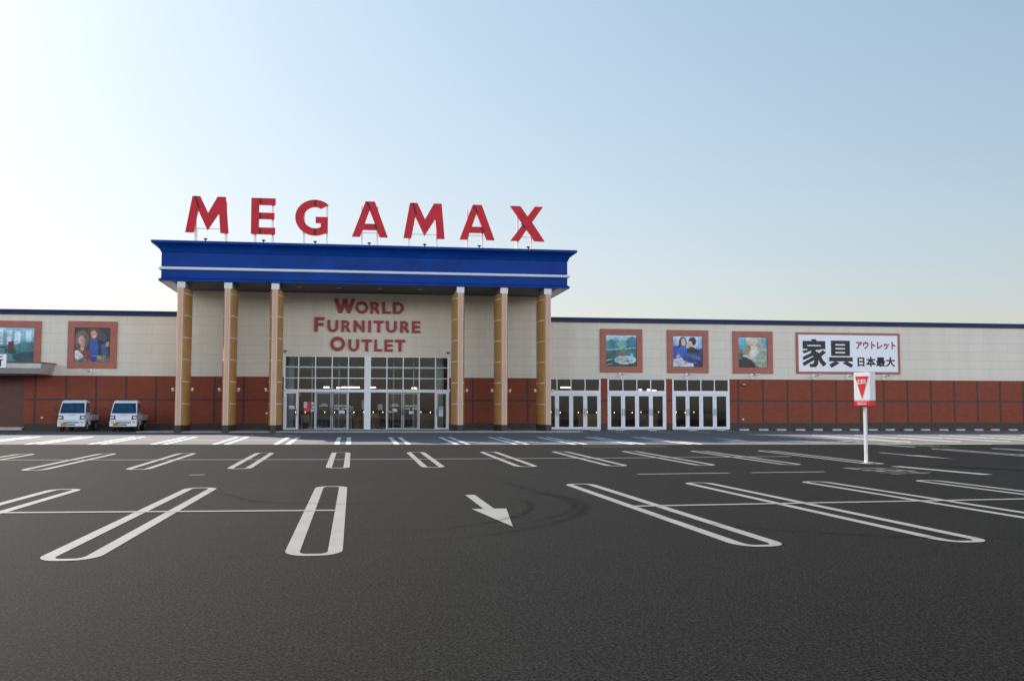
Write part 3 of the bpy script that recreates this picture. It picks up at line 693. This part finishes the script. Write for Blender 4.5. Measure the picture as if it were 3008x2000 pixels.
PICS = [
 ('framed_picture', 'framed picture of a teal room and windows above the left canopy', -21.2, -18.36, 3.99, 6.80, (150, 205, 225), (40, 95, 110),
  [('p', [(.0, .05), (.14, .05), (.14, .5), (0, .5)], (225, 240, 250), .9), ('p', [(.26, .08), (.38, .08), (.38, .5), (.26, .5)], (220, 238, 250), .9), ('p', [(.45, .08), (.63, .08), (.63, .5), (.45, .5)], (215, 235, 250), .9), ('p', [(.78, .08), (.93, .08), (.93, .52), (.78, .52)], (205, 230, 245), .8),
   ('n', (0, .4, 1, .55), (60, 120, 110), .8), ('p', [(.3, .42), (.45, .42), (.45, .65), (.28, .65)], (105, 20, 35), 1), ('p', [(.2, .6), (.55, .58), (.5, .78), (.22, .78)], (45, 70, 65), 1), ('e', (.82, .6, .35, .17), (60, 130, 140), 1), ('p', [(.0, .72), (.3, .75), (.65, .95), (.65, 1), (0, 1)], (80, 145, 150), 1), ('e', (.85, .88, .4, .16), (25, 75, 90), 1), ('p', [(0, .57), (.3, .53), (.3, .57), (0, .62)], (40, 40, 45), 1)]),
 ('framed_picture', 'framed picture of a woman and a girl smiling on a dark ground', -16.85, -14.05, 4.02, 6.83, (38, 42, 52), (45, 42, 48),
  [('n', (0, 0, 1, .3), (70, 75, 85), .5), ('e', (.78, .28, .12, .14), (60, 85, 105), .8), ('e', (.56, .15, .18, .2), (105, 62, 55), 1), ('p', [(.40, .2), (.47, .2), (.46, .38), (.39, .36)], (95, 55, 50), 1), ('e', (.53, .2, .085, .115), SK, 1), ('e', (.5, .18, .014, .01), (60, 40, 40), 1), ('e', (.57, .18, .014, .01), (60, 40, 40), 1), ('e', (.54, .24, .045, .015), (235, 220, 215), 1), ('p', [(.42, .33), (.62, .33), (.68, .55), (.66, .85), (.42, .85)], (35, 90, 175), 1), ('p', [(.66, .33), (.95, .42), (1, .9), (.7, .85)], (30, 25, 32), 1), ('p', [(.74, .5), (.9, .45), (.97, .8), (.8, .85)], (50, 90, 150), 1), ('e', (.93, .48, .055, .08), SK, 1),
   ('e', (.2, .36, .2, .28), (120, 100, 92), 1), ('e', (.19, .37, .095, .125), SK, 1), ('e', (.155, .36, .013, .01), (60, 45, 45), 1), ('e', (.225, .36, .013, .01), (60, 45, 45), 1), ('p', [(.02, .5), (.3, .5), (.36, .8), (.0, .75)], (95, 80, 75), .9), ('p', [(.17, .45), (.29, .45), (.24, .8), (.14, .78)], SK, 1), ('e', (.3, .75, .14, .1), (140, 50, 65), 1), ('p', [(0, .68), (.1, .66), (.25, .85), (.1, .95), (0, .9)], (225, 215, 225), 1), ('n', (0, .82, 1, 1), (230, 225, 225), 1), ('e', (.55, .93, .1, .07), (35, 55, 165), 1), ('e', (.72, .88, .07, .05), (150, 175, 70), 1), ('e', (.42, .87, .08, .06), (150, 40, 40), 1)]),
 ('framed_picture', 'framed picture of a laid garden table before blue green trees', 15.72, 18.53, 3.98, 6.79, (165, 215, 230), (25, 70, 75),
  [('n', (0, .16, 1, .42), (40, 125, 140), .9), ('e', (.15, .35, .2, .2), (50, 140, 150), .8), ('e', (.85, .3, .2, .25), (30, 110, 130), .85), ('e', (.55, .3, .15, .12), (120, 190, 170), .7), ('p', [(0, .46), (1, .40), (1, .43), (0, .49)], (150, 210, 215), .9), ('p', [(0, .5), (1, .45), (1, .72), (0, .72)], (35, 115, 120), .9), ('n', (0, .5, .3, .8), (35, 80, 50), .9), ('e', (.54, .56, .14, .1), (160, 80, 70), .8), ('e', (.58, .5, .1, .07), (90, 140, 80), .9),
   ('e', (.63, .80, .36, .13), (205, 225, 230), 1), ('e', (.63, .79, .31, .09), (110, 150, 150), .9), ('n', (.33, .72, .95, .86), (235, 240, 240), .9), ('e', (.5, .78, .06, .04), (190, 150, 90), 1), ('e', (.85, .66, .05, .09), (130, 190, 215), 1), ('e', (.72, .84, .05, .03), (170, 50, 60), 1), ('p', [(0, .8), (.2, .76), (.2, .8), (0, .84)], (190, 220, 220), 1), ('p', [(0, .95), (.2, .91), (.2, .94), (0, .98)], (190, 220, 220), 1)]),
 ('framed_picture', 'framed picture of a couple in blue and black on a sofa', 20.2, 22.99, 3.97, 6.77, (190, 220, 240), (70, 110, 200),
  [('p', [(0, .33), (.2, .31), (.3, .5), (1, .4), (1, .85), (0, .85)], (25, 70, 165), 1), ('e', (.33, .22, .13, .2), (60, 38, 38), 1), ('p', [(.2, .2), (.28, .2), (.3, .5), (.14, .5)], (60, 38, 38), 1), ('p', [(.38, .25), (.45, .25), (.43, .5), (.35, .48)], (55, 35, 38), 1), ('e', (.35, .2, .08, .14), SK, 1), ('e', (.66, .17, .13, .14), (35, 30, 35), 1), ('e', (.58, .26, .09, .11), SK, 1), ('p', [(.55, .3), (.72, .3), (.7, .42), (.58, .4)], SK, 1),
   ('p', [(.1, .48), (.3, .3), (.45, .35), (.48, .6), (.2, .75)], (35, 95, 205), 1), ('p', [(.45, .42), (.62, .34), (.9, .45), (1, .7), (.95, .9), (.5, .8)], (22, 25, 38), 1), ('p', [(.45, .53), (.95, .68), (.95, .8), (.45, .66)], (45, 80, 165), 1), ('n', (.45, .53, .95, .8), (110, 150, 215), .6), ('p', [(0, .75), (.3, .7), (.4, .85), (.75, .92), (.7, 1), (0, 1)], (215, 225, 245), 1), ('e', (.18, .67, .07, .06), SK, 1), ('e', (.43, .86, .06, .05), SK, 1), ('p', [(.7, .9), (1, .85), (1, 1), (.7, 1)], (25, 35, 70), 1)]),
 ('framed_picture', 'framed picture of a pale bedroom beside the big white signboard', 24.67, 27.44, 3.96, 6.75, (200, 195, 180), (110, 120, 105),
  [('p', [(0, 0), (.27, 0), (.27, .42), (0, .42)], (85, 165, 190), 1), ('n', (0, 0, .27, .4), (170, 215, 225), .7), ('p', [(.82, 0), (1, 0), (1, .4), (.85, .35)], (120, 180, 205), 1), ('e', (.55, .42, .22, .13), (205, 195, 175), 1), ('e', (.75, .6, .42, .22), (200, 205, 200), 1), ('e', (.95, .75, .35, .3), (150, 165, 150), .9), ('n', (0, .4, .38, .62), (60, 50, 40), .95), ('e', (.35, .36, .08, .1), (150, 130, 60), .9), ('e', (.25, .62, .14, .05), (190, 180, 160), 1), ('p', [(0, .68), (.2, .64), (.45, .75), (.62, 1), (0, 1)], (32, 34, 34), 1), ('p', [(0, .55), (.16, .55), (.16, .72), (0, .74)], (75, 95, 95), 1)])]
PY = VW - .1
for nm, lab, a, c, z0, z1, top, bot, lay in PICS:
    t = thing(nm, lab, 'picture', ((a + c) / 2, VW, z0), 'framed pictures along the beige wall')
    e = .385; b = MB()
    b.box(a, c, PY, VW - .002, z1 - e, z1); b.box(a, c, PY, VW - .002, z0, z0 + e); b.box(a, a + e, PY, VW - .002, z0 + e, z1 - e); b.box(c - e, c, PY, VW - .002, z0 + e, z1 - e)
    b.build('frame', M_frame, t)
    b = MB(); b.box(a + e, c - e, PY + .05, PY + .055, z0 + e, z1 - e); b.build('backing', M_dark, t)
    picture(t, a + e + .02, c - e - .02, z0 + e + .02, z1 - e - .02, PY + .045, top, bot, lay)
# the wide signboard
a, c, z0, z1 = 29.08, 36.48, 3.97, 6.73
t = thing('signboard', 'wide white signboard with black and red Japanese lettering on beige wall', 'sign', ((a + c) / 2, VW, z0))
e = .15; b = MB()
b.box(a, c, PY, VW - .002, z1 - e, z1); b.box(a, c, PY, VW - .002, z0, z0 + e); b.box(a, a + e, PY, VW - .002, z0 + e, z1 - e); b.box(c - e, c, PY, VW - .002, z0 + e, z1 - e)
b.build('frame', M_frame, t)
b = MB(); b.box(a + e, c - e, PY + .03, PY + .06, z0 + e, z1 - e); b.build('board', M_sign, t)
KA = [[(1125, 275), (1182, 275), (1182, 299), (1125, 299)], [(1013, 297), (1295, 297), (1295, 400), (1240, 400), (1240, 347), (1068, 347), (1068, 397), (1013, 397)], [(1070, 363), (1237, 363), (1237, 408), (1070, 408)],
      [(1105, 405), (1150, 405), (1025, 455), (1008, 420)], [(1128, 440), (1160, 472), (1020, 537), (1008, 500)], [(1163, 482), (1195, 512), (1025, 610), (1006, 572)],
      [(1130, 404), (1168, 404), (1190, 460), (1205, 530), (1200, 590), (1175, 623), (1100, 623), (1095, 585), (1143, 582), (1155, 545), (1145, 480), (1115, 432)],
      [(1262, 413), (1304, 440), (1228, 502), (1205, 462)], [(1195, 425), (1235, 480), (1265, 540), (1306, 578), (1268, 616), (1225, 565), (1195, 500), (1178, 450)]]
GU = [[[(1368, 290), (1605, 290), (1605, 482), (1368, 482)]] + [[(1422, y_), (1545, y_), (1545, y_ + 18), (1422, y_ + 18)] for y_ in (333, 381, 430)],
      [[(1342, 498), (1638, 498), (1638, 550), (1342, 550)]], [[(1420, 548), (1472, 570), (1372, 630), (1342, 590)]], [[(1510, 570), (1560, 548), (1641, 590), (1620, 630)]]]
BX = lambda p: 29.5 + (p - 1005) / 300 * 1.69
BZ = lambda p: 6.28 - (p - 275) / 350 * 1.87
b = MB()
for i, poly in enumerate(KA):
    vs, fs = glyph([[(BX(x), BZ(y)) for x, y in poly]], .02 + .002 * i); b.add([(x, PY + .02 - z, y) for x, y, z in vs], fs)
b.build('character', M_black, t)
b = MB()
for i, polys in enumerate(GU):
    vs, fs = glyph([[(BX(x), BZ(y)) for x, y in q] for q in polys], .02 + .002 * i); b.add([(x, PY + .02 - z, y) for x, y, z in vs], fs)
b.build('character', M_black, t)
b = MB(); b.add(*upright(textshape('アウトレット', .02, .034, .96), 33.33, 36.18, 5.63, 6.18, PY + .018)); b.build('lettering', M_darkred, t)
b = MB(); b.add(*upright(textshape('日本最大', .02, .034, 1.1), 33.42, 36.12, 4.47, 5.13, PY + .018)); b.build('lettering', M_black, t)
# picture lights on brackets
def picture_light(x, what):
    z = 3.75; y = VW
    t = thing('picture_light', f'slim white bracket floodlight below {what}', 'lamp', (x, y, 3.7), 'bracket floodlights below the wall pictures')
    b = MB(); b.box(x - .09, x + .09, y - .06, y - .003, 3.60, 3.98); b.build('wall_bracket', M_white, t)
    b = MB(); b.tube([(x, y - .06, 3.78), (x, y - .95, 3.86)], .025, 8); b.build('arm', M_silver, t)
    b = MB(); b.box(x - .19, x + .19, y - 1.12, y - .92, 3.84, 3.93); b.build('lamp_head', M_silver, t, bevel=.02)
for x, w in ((-19.8, 'the teal room picture'), (-15.52, 'the picture of the woman and girl'), (17.05, 'the garden table picture'), (21.5, 'the picture of the couple'), (25.96, 'the bedroom picture'),
             (30.28, 'the left end of the signboard'), (32.72, 'the middle of the signboard'), (35.27, 'the right end of the signboard')): picture_light(x, w)
# lamps either side of the columns
ORD = ['first', 'second', 'third', 'fourth', 'fifth', 'sixth']
for i, u in enumerate(cols_u):
    for s, nm in ((-1, 'left'), (1, 'right')):
        x = u + s * .37
        t = thing('column_lamp', f'small silver lamp on the {nm} side of the {ORD[i]} column from the left', 'lamp', (x, 61.2, 2.7), 'lamps on the column sides')
        b = MB(); b.tube([(x - s * .01, 61.2, 2.66), (x + s * .13, 61.2, 2.66)], .022, 8); b.build('arm', M_silver, t)
        b = MB(); b.ball((x + s * .17, 61.2, 2.74), .085, 14); b.cyl((x + s * .17, 61.2, 2.62), (x + s * .17, 61.2, 2.7), .045, n=12); b.build('lamp_head', M_lens, t)
for x, z, w in ((-4.13, 5.14, 'left corner of the main entrance'), (5.87, 5.13, 'right corner of the main entrance'), (25.38, 3.18, 'brick wall right of the glass doors')):
    t = thing('security_camera', f'small dome camera on the wall at the {w}', 'camera', (x, VW, z), 'dome cameras on the front wall')
    b = MB(); b.box(x - .06, x + .06, VW - .09, VW - .003, z, z + .1); b.cyl((x, VW - .16, z + .02), (x, VW - .16, z + .09), .1, n=16); b.build('housing', M_silver, t)
    b = MB(); b.ball((x, VW - .16, z + .02), .085, 14); b.build('dome', M_dark, t)
for x, z, w in ((25.32, .96, 'beside the glass doors'), (-18.18, 1.09, 'left of the trucks'), (-5.2, 1.35, 'behind the third column')):
    b = MB(); b.box(x - .07, x + .07, VW - .05, VW - .003, z - .06, z + .06); tag(b.build('wall_socket', M_silver, bevel=.01), f'small grey wall outlet on the brick wall {w}', 'outlet', 'outlets on the brick wall')
# board with one character on the left canopy
t = thing('canopy_sign', 'white board with a black Japanese character on the left door canopy', 'sign', (-20.9, 61.55, 3.92))
b = MB(); b.box(-22.6, -19.32, 61.5, 61.6, 3.90, 4.66); b.build('board', M_sign, t)
b = MB(); b.add(*upright(textshape('所', .01, .02), -20.15, -19.5, 3.98, 4.58, 61.493)); b.build('character', M_black, t)

# ------------------------------------------------------------------ wheel stops
def nth(i): return ['first', 'second', 'third', 'fourth', 'fifth', 'sixth', 'seventh', 'eighth', 'ninth', 'tenth', 'eleventh', 'twelfth', 'thirteenth', 'fourteenth', 'fifteenth', 'sixteenth', 'seventeenth', 'eighteenth', 'nineteenth', 'twentieth'][i]
ws = None
def wheel_stop(u, label):
    global ws
    z = gz(u, 63.5)
    if ws is None:
        b = MB(); pr = [(-.09, 0), (.09, 0), (.06, .12), (-.06, .12)]
        b.add([(x, y, q) for x in (-.31, .31) for y, q in pr], [(0, 1, 2, 3), (7, 6, 5, 4), (0, 4, 5, 1), (1, 5, 6, 2), (2, 6, 7, 3), (3, 7, 4, 0)])
        ws = b.build('wheel_stop', M_conc, bevel=.015); o = ws
    else: o = ws.copy(); COL.objects.link(o)
    o.location = (u, 63.55, z); o.rotation_euler = (0, 0, random.uniform(-.03, .03)); tag(o, label, 'wheel stop', 'concrete wheel stops along the front')
for u, w in ((15.15, 'right edge of the first door unit'), (16.75, 'left edge of the middle door unit'), (18.85, 'right half of the middle door unit'), (21.5, 'left half of the last door unit'), (23.4, 'right half of the last door unit')):
    wheel_stop(u, f'low concrete wheel stop before the {w}')
for i in range(20):
    wheel_stop(25.0 + 1.262 * i + (.05 if i % 2 else 0), f'low concrete wheel stop, {nth(i)} along the brick wall right of the doors')

# ------------------------------------------------------------------ small flatbed trucks
def make_truck():
    t = thing('small_truck', '', 'truck', (0, 0, 0), 'white flatbed trucks parked by the brick wall')
    hw = lambda y, z: .735 if z <= 1.0 else .735 - (z - 1.0) * .135
    def front(x, z, o=.012):
        y = .14 + (z - 1.02) / .6 * .32 if z > 1.02 else .06 + (z - .8) / .22 * .08 if z > .8 else .03 + (z - .62) / .18 * .03
        return (x, y - o, z)
    b = MB()
    prof = [(.03, .62), (.06, .80), (.14, 1.02), (.46, 1.62), (.56, 1.72), (.75, 1.76), (1.22, 1.74), (1.30, 1.68), (1.36, .62), (1.30, .34), (.98, .34), (.92, .52), (.80, .62), (.50, .62), (.38, .52), (.32, .34), (.05, .34)]
    b.prism_x(prof, hw); body = b.build('cab', M_truck, t, world=False, bevel=.045)
    b = MB(); b.box(-.70, .70, .015, .05, .605, .622); b.quad(front(-.2, .93, .004), front(.2, .93, .004), front(.2, .945, .004), front(-.2, .945, .004)); b.build('trim_line', M_dark, t, world=False)
    for s in (-1, 1):
        b = MB(); x = s * .738
        for y0, y1, z0, z1 in ((.285, .295, .66, 1.05), (1.215, 1.225, .62, 1.05), (.295, 1.215, .64, .65)): b.quad((x, y0, z0), (x, y1, z0), (x, y1, z1), (x, y0, z1))
        b.box(min(x, x + s * .02), max(x, x + s * .02), 1.08, 1.18, .93, .965); b.build('door_gap', M_dark, t, world=False)
    b = MB(); b.box(-.74, .74, -.04, .12, .27, .60); b.build('bumper', M_truck, t, world=False, bevel=.03)
    # windscreen lies on the sloping front between (.15,1.05) and (.45,1.6)
    b = MB(); b.quad(front(-.665, 1.02), front(.665, 1.02), front(.585, 1.60), front(-.585, 1.60)); ws_ = b.build('windscreen', M_wind, t, world=False)
    b = MB(); b.tube([front(-.5, 1.045, .03), front(-.02, 1.07, .03)], .012, 6); b.tube([front(.05, 1.045, .03), front(.55, 1.07, .03)], .012, 6); b.build('wiper', M_dark, ws_, world=False)
    for s in (-1, 1):
        g_ = lambda y, z: (s * (hw(y, z) + .006), y, z)
        b = MB(); b.quad(g_(.30, 1.06), g_(1.18, 1.06), g_(1.16, 1.6), g_(.56, 1.6)); b.build('side_window', M_wind, t, world=False)
        b = MB(); b.add([front(s * .42, .67), front(s * .725, .69), front(s * .725, .90), front(s * .46, .89)], [(0, 1, 2, 3)]); rim = b.build('headlight', M_dark, t, world=False)
        b = MB(); b.ball(front(s * .59, .785, .0), .09, 14, .85); b.box(s * .62 - .08, s * .62 + .08, .02, .06, .73, .84); b.build('lens', M_lens, rim, world=False)
        b = MB(); b.tube([(s * .72, .22, 1.06), (s * .84, .18, 1.12)], .015, 6); b.box(s * .86 - .07, s * .86 + .07, .15, .21, 1.06, 1.28); b.build('mirror', M_dark, t, world=False, bevel=.02)
        for y in (.65, 2.55):
            w = MB(); w.cyl((s * .72, y, .262), (s * .55, y, .262), .262, n=24); tw = w.build('wheel', M_tyre, t, world=False, bevel=.02)
            w = MB(); w.cyl((s * .728, y, .262), (s * .70, y, .262), .16, n=18); w.build('rim', M_silver, tw, world=False)
        b = MB(); b.box(min(s * .735, s * .70), max(s * .735, s * .70), 1.44, 3.30, .62, .93); b.build('side_board', M_truck, t, world=False, bevel=.01)
    b = MB(); b.box(-.70, .70, 1.42, 3.26, .58, .64); b.box(-.70, .70, 3.26, 3.30, .64, .93); b.box(-.70, .70, 1.42, 1.46, .64, 1.25); b.build('flatbed', mat('bed_liner', (.30, .30, .30), .7), t, world=False)
    b = MB(); b.box(-.3, .3, .9, 3.1, .34, .56); b.box(-.72, -.42, 1.5, 2.1, .36, .56); b.box(.42, .72, 1.5, 2.1, .36, .56); b.build('chassis', M_dark, t, world=False)
    b = MB(); b.box(-.42, .42, -.046, -.03, .47, .53); b.box(-.20, .22, -.046, -.03, .34, .41); b.box(-.66, -.5, -.046, -.03, .485, .52); b.box(.5, .66, -.046, -.03, .485, .52); b.build('grille', M_dark, t, world=False)
    b = MB(); b.box(-.55, -.20, -.062, -.047, .31, .47); pl = b.build('number_plate', M_plate, t, world=False, bevel=.008)
    b = MB(); b.box(-.45, -.30, -.065, -.062, .425, .45); 
    for i in range(4): b.box(-.515 + .07 * i, -.47 + .07 * i, -.065, -.062, .335, .40)
    b.build('plate_marks', M_dark, pl, world=False)
    return t
TR = [(-15.62, 'white flatbed truck with yellow plate, beside the brown shutter'), (-12.83, 'white flatbed truck with yellow plate, nearer to the columns')]
tr = make_truck()
for i, (u, lab) in enumerate(TR):
    o = tr if i == 0 else copy_tree(tr)
    o.location = (u, 61.0, gz(u, 61.5) + .012 + DZ); o['label'] = lab

# ------------------------------------------------------------------ stop sign post
t = thing('stop_sign', 'white box sign with red triangle on a square white post', 'sign', (14.86, 28.3, gz(14.86, 28.3)), rz=R(-62))
b = MB(); b.box(-.04, .04, -.04, .04, 0, 1.69); b.build('post', M_white, t, world=False, bevel=.008)
b = MB(); b.box(-.13, .13, -.13, .13, 0, .02); b.build('base_plate', M_silver, t, world=False)
b = MB(); b.box(-.27, .27, -.135, .135, 1.83, 2.65); box = b.build('sign_box', M_white, t, world=False, bevel=.01)
b = MB(); b.box(-.27, .27, -.136, .136, 1.66, 1.828); base = b.build('red_band', M_signred, t, world=False, bevel=.015)
for s in (1, -1):
    b = MB(); tri = [(-.225, 2.54), (.225, 2.54), (0, 1.88)]
    b.add([(s * x, -s * .139, z) for x, z in tri] + [(s * x, -s * .136, z) for x, z in tri], [(0, 1, 2), (0, 1, 4, 3), (1, 2, 5, 4), (2, 0, 3, 5)])
    b.build('triangle', M_signred, box, world=False)
    for txt, x0, x1, z0, z1, par, bold in (('止まれ', -.155, .155, 2.31, 2.47, box, .03), ('MEGAMAX', -.16, .16, 1.70, 1.755, base, .02), ('WORLD FURNITURE OUTLET', -.16, .16, 1.777, 1.804, base, .01)):
        b = MB(); vs, fs = upright(textshape(txt, .002, bold), x0, x1, z0, z1, -.141); b.add([(s * x, s * y, z) for x, y, z in vs], fs); b.build('lettering', M_white, par, world=False)

# ------------------------------------------------------------------ things seen through the glass
def fluorescent(x, y, z, w, lab):
    t = thing('ceiling_lamp', lab, 'lamp', (x, y, z), 'lit tubes inside the shop')
    b = MB(); b.box(x - w / 2, x + w / 2, y - .1, y + .1, z + .06, z + .14); b.tube([(x, y, z + .14), (x, y, 5.49)], .015, 6); b.build('lamp_body', M_silver, t)
    b = MB(); b.cyl((x - w / 2, y, z + .02), (x + w / 2, y, z + .02), .035, n=8); b.build('tube', M_tube, t)
def UX(px, v):      # column of the photo to x at depth v, used once to lay out the shop floor
    return round((math.tan(math.atan((px - 1504) / 3019.5) + yaw)) * v, 2)
for i, (p, q, v) in enumerate(((952, 968, 79), (992, 997, 81), (1003, 1020, 79), (1026, 1056, 79), (1088, 1104, 79), (1210, 1224, 81))):
    fluorescent((UX(p, v) + UX(q, v)) / 2, v, 3.22, max(.25, UX(q, v) - UX(p, v)), f'lit ceiling tube, {ORD[i]} from the left behind the main entrance')
for p, q, v, z, l in ((1648, 1674, 72, 3.13, 'first door unit'), (1879, 1883, 79, 3.12, 'second pane of the middle door unit'), (1902, 1907, 79, 3.12, 'third pane of the middle door unit'), (1916, 1926, 79, 3.08, 'fourth pane of the middle door unit'), (2108, 2128, 79, 2.98, 'last door unit')):
    fluorescent((UX(p, v) + UX(q, v)) / 2, v, z, max(.2, UX(q, v) - UX(p, v)), f'lit ceiling tube seen through the {l}')
blb = None
for i in range(46):
    x = -5.2 + i * .66
    if 6.4 < x < 12.6: continue
    y = 72.0; z = 1.36 + .02 * math.sin(i * 3.1)
    if blb is None:
        b = MB(); b.ball((0, 0, 0), .019, 8); b.cyl((0, 0, .03), (0, 0, .08), .012, n=6); blb = b.build('display_lamp', [M_bulb]); o = blb
    else: o = blb.copy(); COL.objects.link(o)
    o.location = (x, y, z); tag(o, 'tiny warm glowing bulb in the low row seen through the glass', 'lamp', 'row of warm bulbs inside the shop')
b = MB(); b.tube([(-5.4, 72, 1.44), (25.4, 72, 1.44)], .012, 6)
for x in (-5.4, -1, 3.4, 13, 17, 21, 25.4): b.tube([(x, 72, .31), (x, 72, 1.44)], .02, 6)
tag(b.build('bulb_rail', M_dark), 'thin dark rail carrying the row of warm bulbs inside', 'rail')
def lathe(b, x, y, prof, n=20):
    for (r0, z0), (r1, z1) in zip(prof, prof[1:]): b.cyl((x, y, z0), (x, y, z1), r0, r1, n, caps=False)
    b.cyl((x, y, prof[-1][1] - .002), (x, y, prof[-1][1]), prof[-1][0], n=n)
for p, lab in ((1051, 'round brown counter left of the middle entrance pillar'), (1101, 'round brown counter right of the middle entrance pillar')):
    x = UX(p, 66.6); t = thing('counter', lab, 'counter', (x, 66.6, .31), 'brown counters inside the entrance')
    b = MB(); lathe(b, x, 66.6, [(.33, .31), (.36, .4), (.36, 1.02)]); b.build('counter_body', M_brown, t)
    b = MB(); lathe(b, x, 66.6, [(.38, 1.02), (.38, 1.07)]); b.build('counter_top', M_brown, t)
x = UX(983, 66.2); t = thing('umbrella_bin', 'pale grey bin with a lid behind the sliding door', 'bin', (x, 66.2, .31))
b = MB(); lathe(b, x, 66.2, [(.13, .31), (.16, .9), (.17, .92)]); b.build('bin_body', M_paleg, t)
b = MB(); lathe(b, x, 66.2, [(.17, .92), (.15, .99), (.06, 1.04)]); b.build('lid', M_paleg, t)
x = UX(963, 66.4); t = thing('shopping_cart', 'dark blue cart beside the pale bin', 'cart', (x, 66.4, .31))
b = MB(); b.add([(x - .16, 66.2, .5), (x + .16, 66.2, .5), (x + .16, 66.7, .5), (x - .16, 66.7, .5), (x - .2, 66.1, .9), (x + .2, 66.1, .85), (x + .2, 66.8, .95), (x - .2, 66.8, .95)], [(0, 1, 2, 3), (0, 1, 5, 4), (1, 2, 6, 5), (2, 3, 7, 6), (3, 0, 4, 7)]); b.build('basket', M_bluec, t)
b = MB()
for dx in (-.14, .14):
    for dy in (66.22, 66.68): b.tube([(x + dx, dy, .36), (x + dx, dy, .5)], .02, 6); b.cyl((x + dx - .02, dy, .36), (x + dx + .02, dy, .36), .05, n=10)
b.tube([(x - .18, 66.8, .95), (x - .18, 66.95, 1.05), (x + .18, 66.95, 1.05), (x + .18, 66.8, .95)], .015, 6); b.build('cart_frame', M_silver, t)
x = UX(1033, 66.3); t = thing('flower_stand', 'tall white flower arrangement on a stand left of the brown counter', 'flowers', (x, 66.3, .31))
b = MB(); lathe(b, x, 66.3, [(.12, .31), (.05, .4), (.05, 1.0), (.1, 1.05), (.12, 1.2)]); b.build('stand', M_paleg, t)
b = MB(); rnd = random.Random(3)
for _ in range(26): b.ball((x + rnd.uniform(-.13, .13), 66.3 + rnd.uniform(-.12, .12), 1.3 + rnd.random() * .5), rnd.uniform(.035, .07), 8)
b.build('blossom', M_white, t)
b = MB()
for _ in range(14):
    q = rnd.uniform(-.2, .2); b.tube([(x, 66.3, 1.15), (x + q, 66.3 + rnd.uniform(-.15, .15), 1.45 + rnd.random() * .3)], .012, 5)
b.build('stems', mat('leaf_green', (.05, .09, .03), .7), t)
x = UX(899, 66.6); t = thing('display_table', 'small grey display table with pale goods behind the red notice', 'table', (x, 66.6, .31))
b = MB(); b.box(x - .28, x + .28, 66.35, 66.85, .78, .82)
for dx in (-.25, .25):
    for dy in (66.38, 66.82): b.box(x + dx - .02, x + dx + .02, dy - .02, dy + .02, .31, .78)
b.build('table_frame', M_paleg, t)
b = MB()
for i in range(9): b.box(x - .26 + (i % 3) * .18, x - .26 + (i % 3) * .18 + .15, 66.4 + (i // 3) * .14, 66.5 + (i // 3) * .14, .82, 1.0 + .3 * rnd.random())
b.build('goods', mat('pale_goods', (.33, .30, .26), .8), t)
# sofas on the shop floor
def sofa(x, y, w, m, lab, rz=0):
    t = thing('sofa', lab, 'sofa', (x, y, .31), 'sofas on the shop floor', rz)
    b = MB(); b.box(-w / 2, w / 2, -.4, .4, .08, .42); b.build('seat', m, t, world=False, bevel=.04)
    b = MB(); b.box(-w / 2, w / 2, .25, .45, .42, .85); b.build('backrest', m, t, world=False, bevel=.06)
    for s in (-1, 1):
        b = MB(); b.box(s * w / 2 - .1, s * w / 2 + .1, -.4, .45, .08, .62); b.build('armrest', m, t, world=False, bevel=.05)
m1 = mat('brown_leather', (.10, .05, .03), .5); m2 = mat('tan_fabric', (.22, .17, .11), .9); m3 = mat('dark_red_fabric', (.12, .02, .02), .9)
for x, y, w, m, lab in ((-2.4, 74, 1.9, m2, 'tan sofa deep inside behind the left glass front'), (2.9, 74.5, 2.0, m1, 'brown leather sofa deep inside behind the right glass front'), (14, 73.6, 1.9, m1, 'brown leather sofa behind the first door unit'), (18.2, 74, 2.0, m2, 'tan sofa behind the middle door unit'), (22.8, 73.4, 1.8, m3, 'dark red sofa behind the last door unit')):
    sofa(x, y, w, m, lab)

def cabinet(x, y, w, h, m, lab):
    t = thing('cabinet', lab, 'cabinet', (x, y, .31), 'wooden cabinets on the shop floor')
    b = MB(); b.box(-w / 2, w / 2, 0, .5, .06, h); b.box(-w / 2 + .04, w / 2 - .04, .04, .46, 0, .06); b.build('cabinet_body', m, t, world=False, bevel=.01)
    n = max(2, int(h / .4))
    for i in range(n):
        b = MB(); b.box(-w / 2 + .03, w / 2 - .03, -.02, -.001, .09 + i * (h - .1) / n, .06 + (i + 1) * (h - .1) / n); b.box(-.08, .08, -.035, -.02, .06 + (i + .5) * (h - .1) / n, .09 + (i + .5) * (h - .1) / n); b.build('drawer', m, t, world=False)
wd1 = mat('oak_veneer', (.34, .20, .09), .5, .2, 4); wd2 = mat('walnut_veneer', (.15, .08, .04), .45, .2, 4); wd3 = mat('pale_maple', (.46, .34, .2), .5, .15, 4)
for x, w, h, m, lab in ((-4.3, 1.2, 1.1, wd1, 'oak cabinet at the far left behind the main entrance'), (-.6, 1.5, 1.5, wd1, 'wide oak cabinet left of the entrance middle'), (1.2, 1.1, 1.0, wd3, 'pale maple cabinet behind the entrance middle'),
                        (4.8, 1.6, 1.2, wd1, 'oak cabinet behind the right glass front'), (6.1, 1.0, 1.7, wd2, 'tall walnut cabinet at the right of the main entrance'), (12.6, 1.2, 1.0, wd2, 'low walnut cabinet behind the first door unit'),
                        (16.3, 1.4, 1.1, wd1, 'oak cabinet between the first two door units'), (20.4, 1.3, 1.2, wd2, 'walnut cabinet behind the middle door unit'), (25.0, 1.2, 1.0, wd1, 'oak cabinet behind the last door unit')):
    cabinet(x, 69.6 + (len(lab) % 3) * .5, w, min(h, 1.0), m, lab)
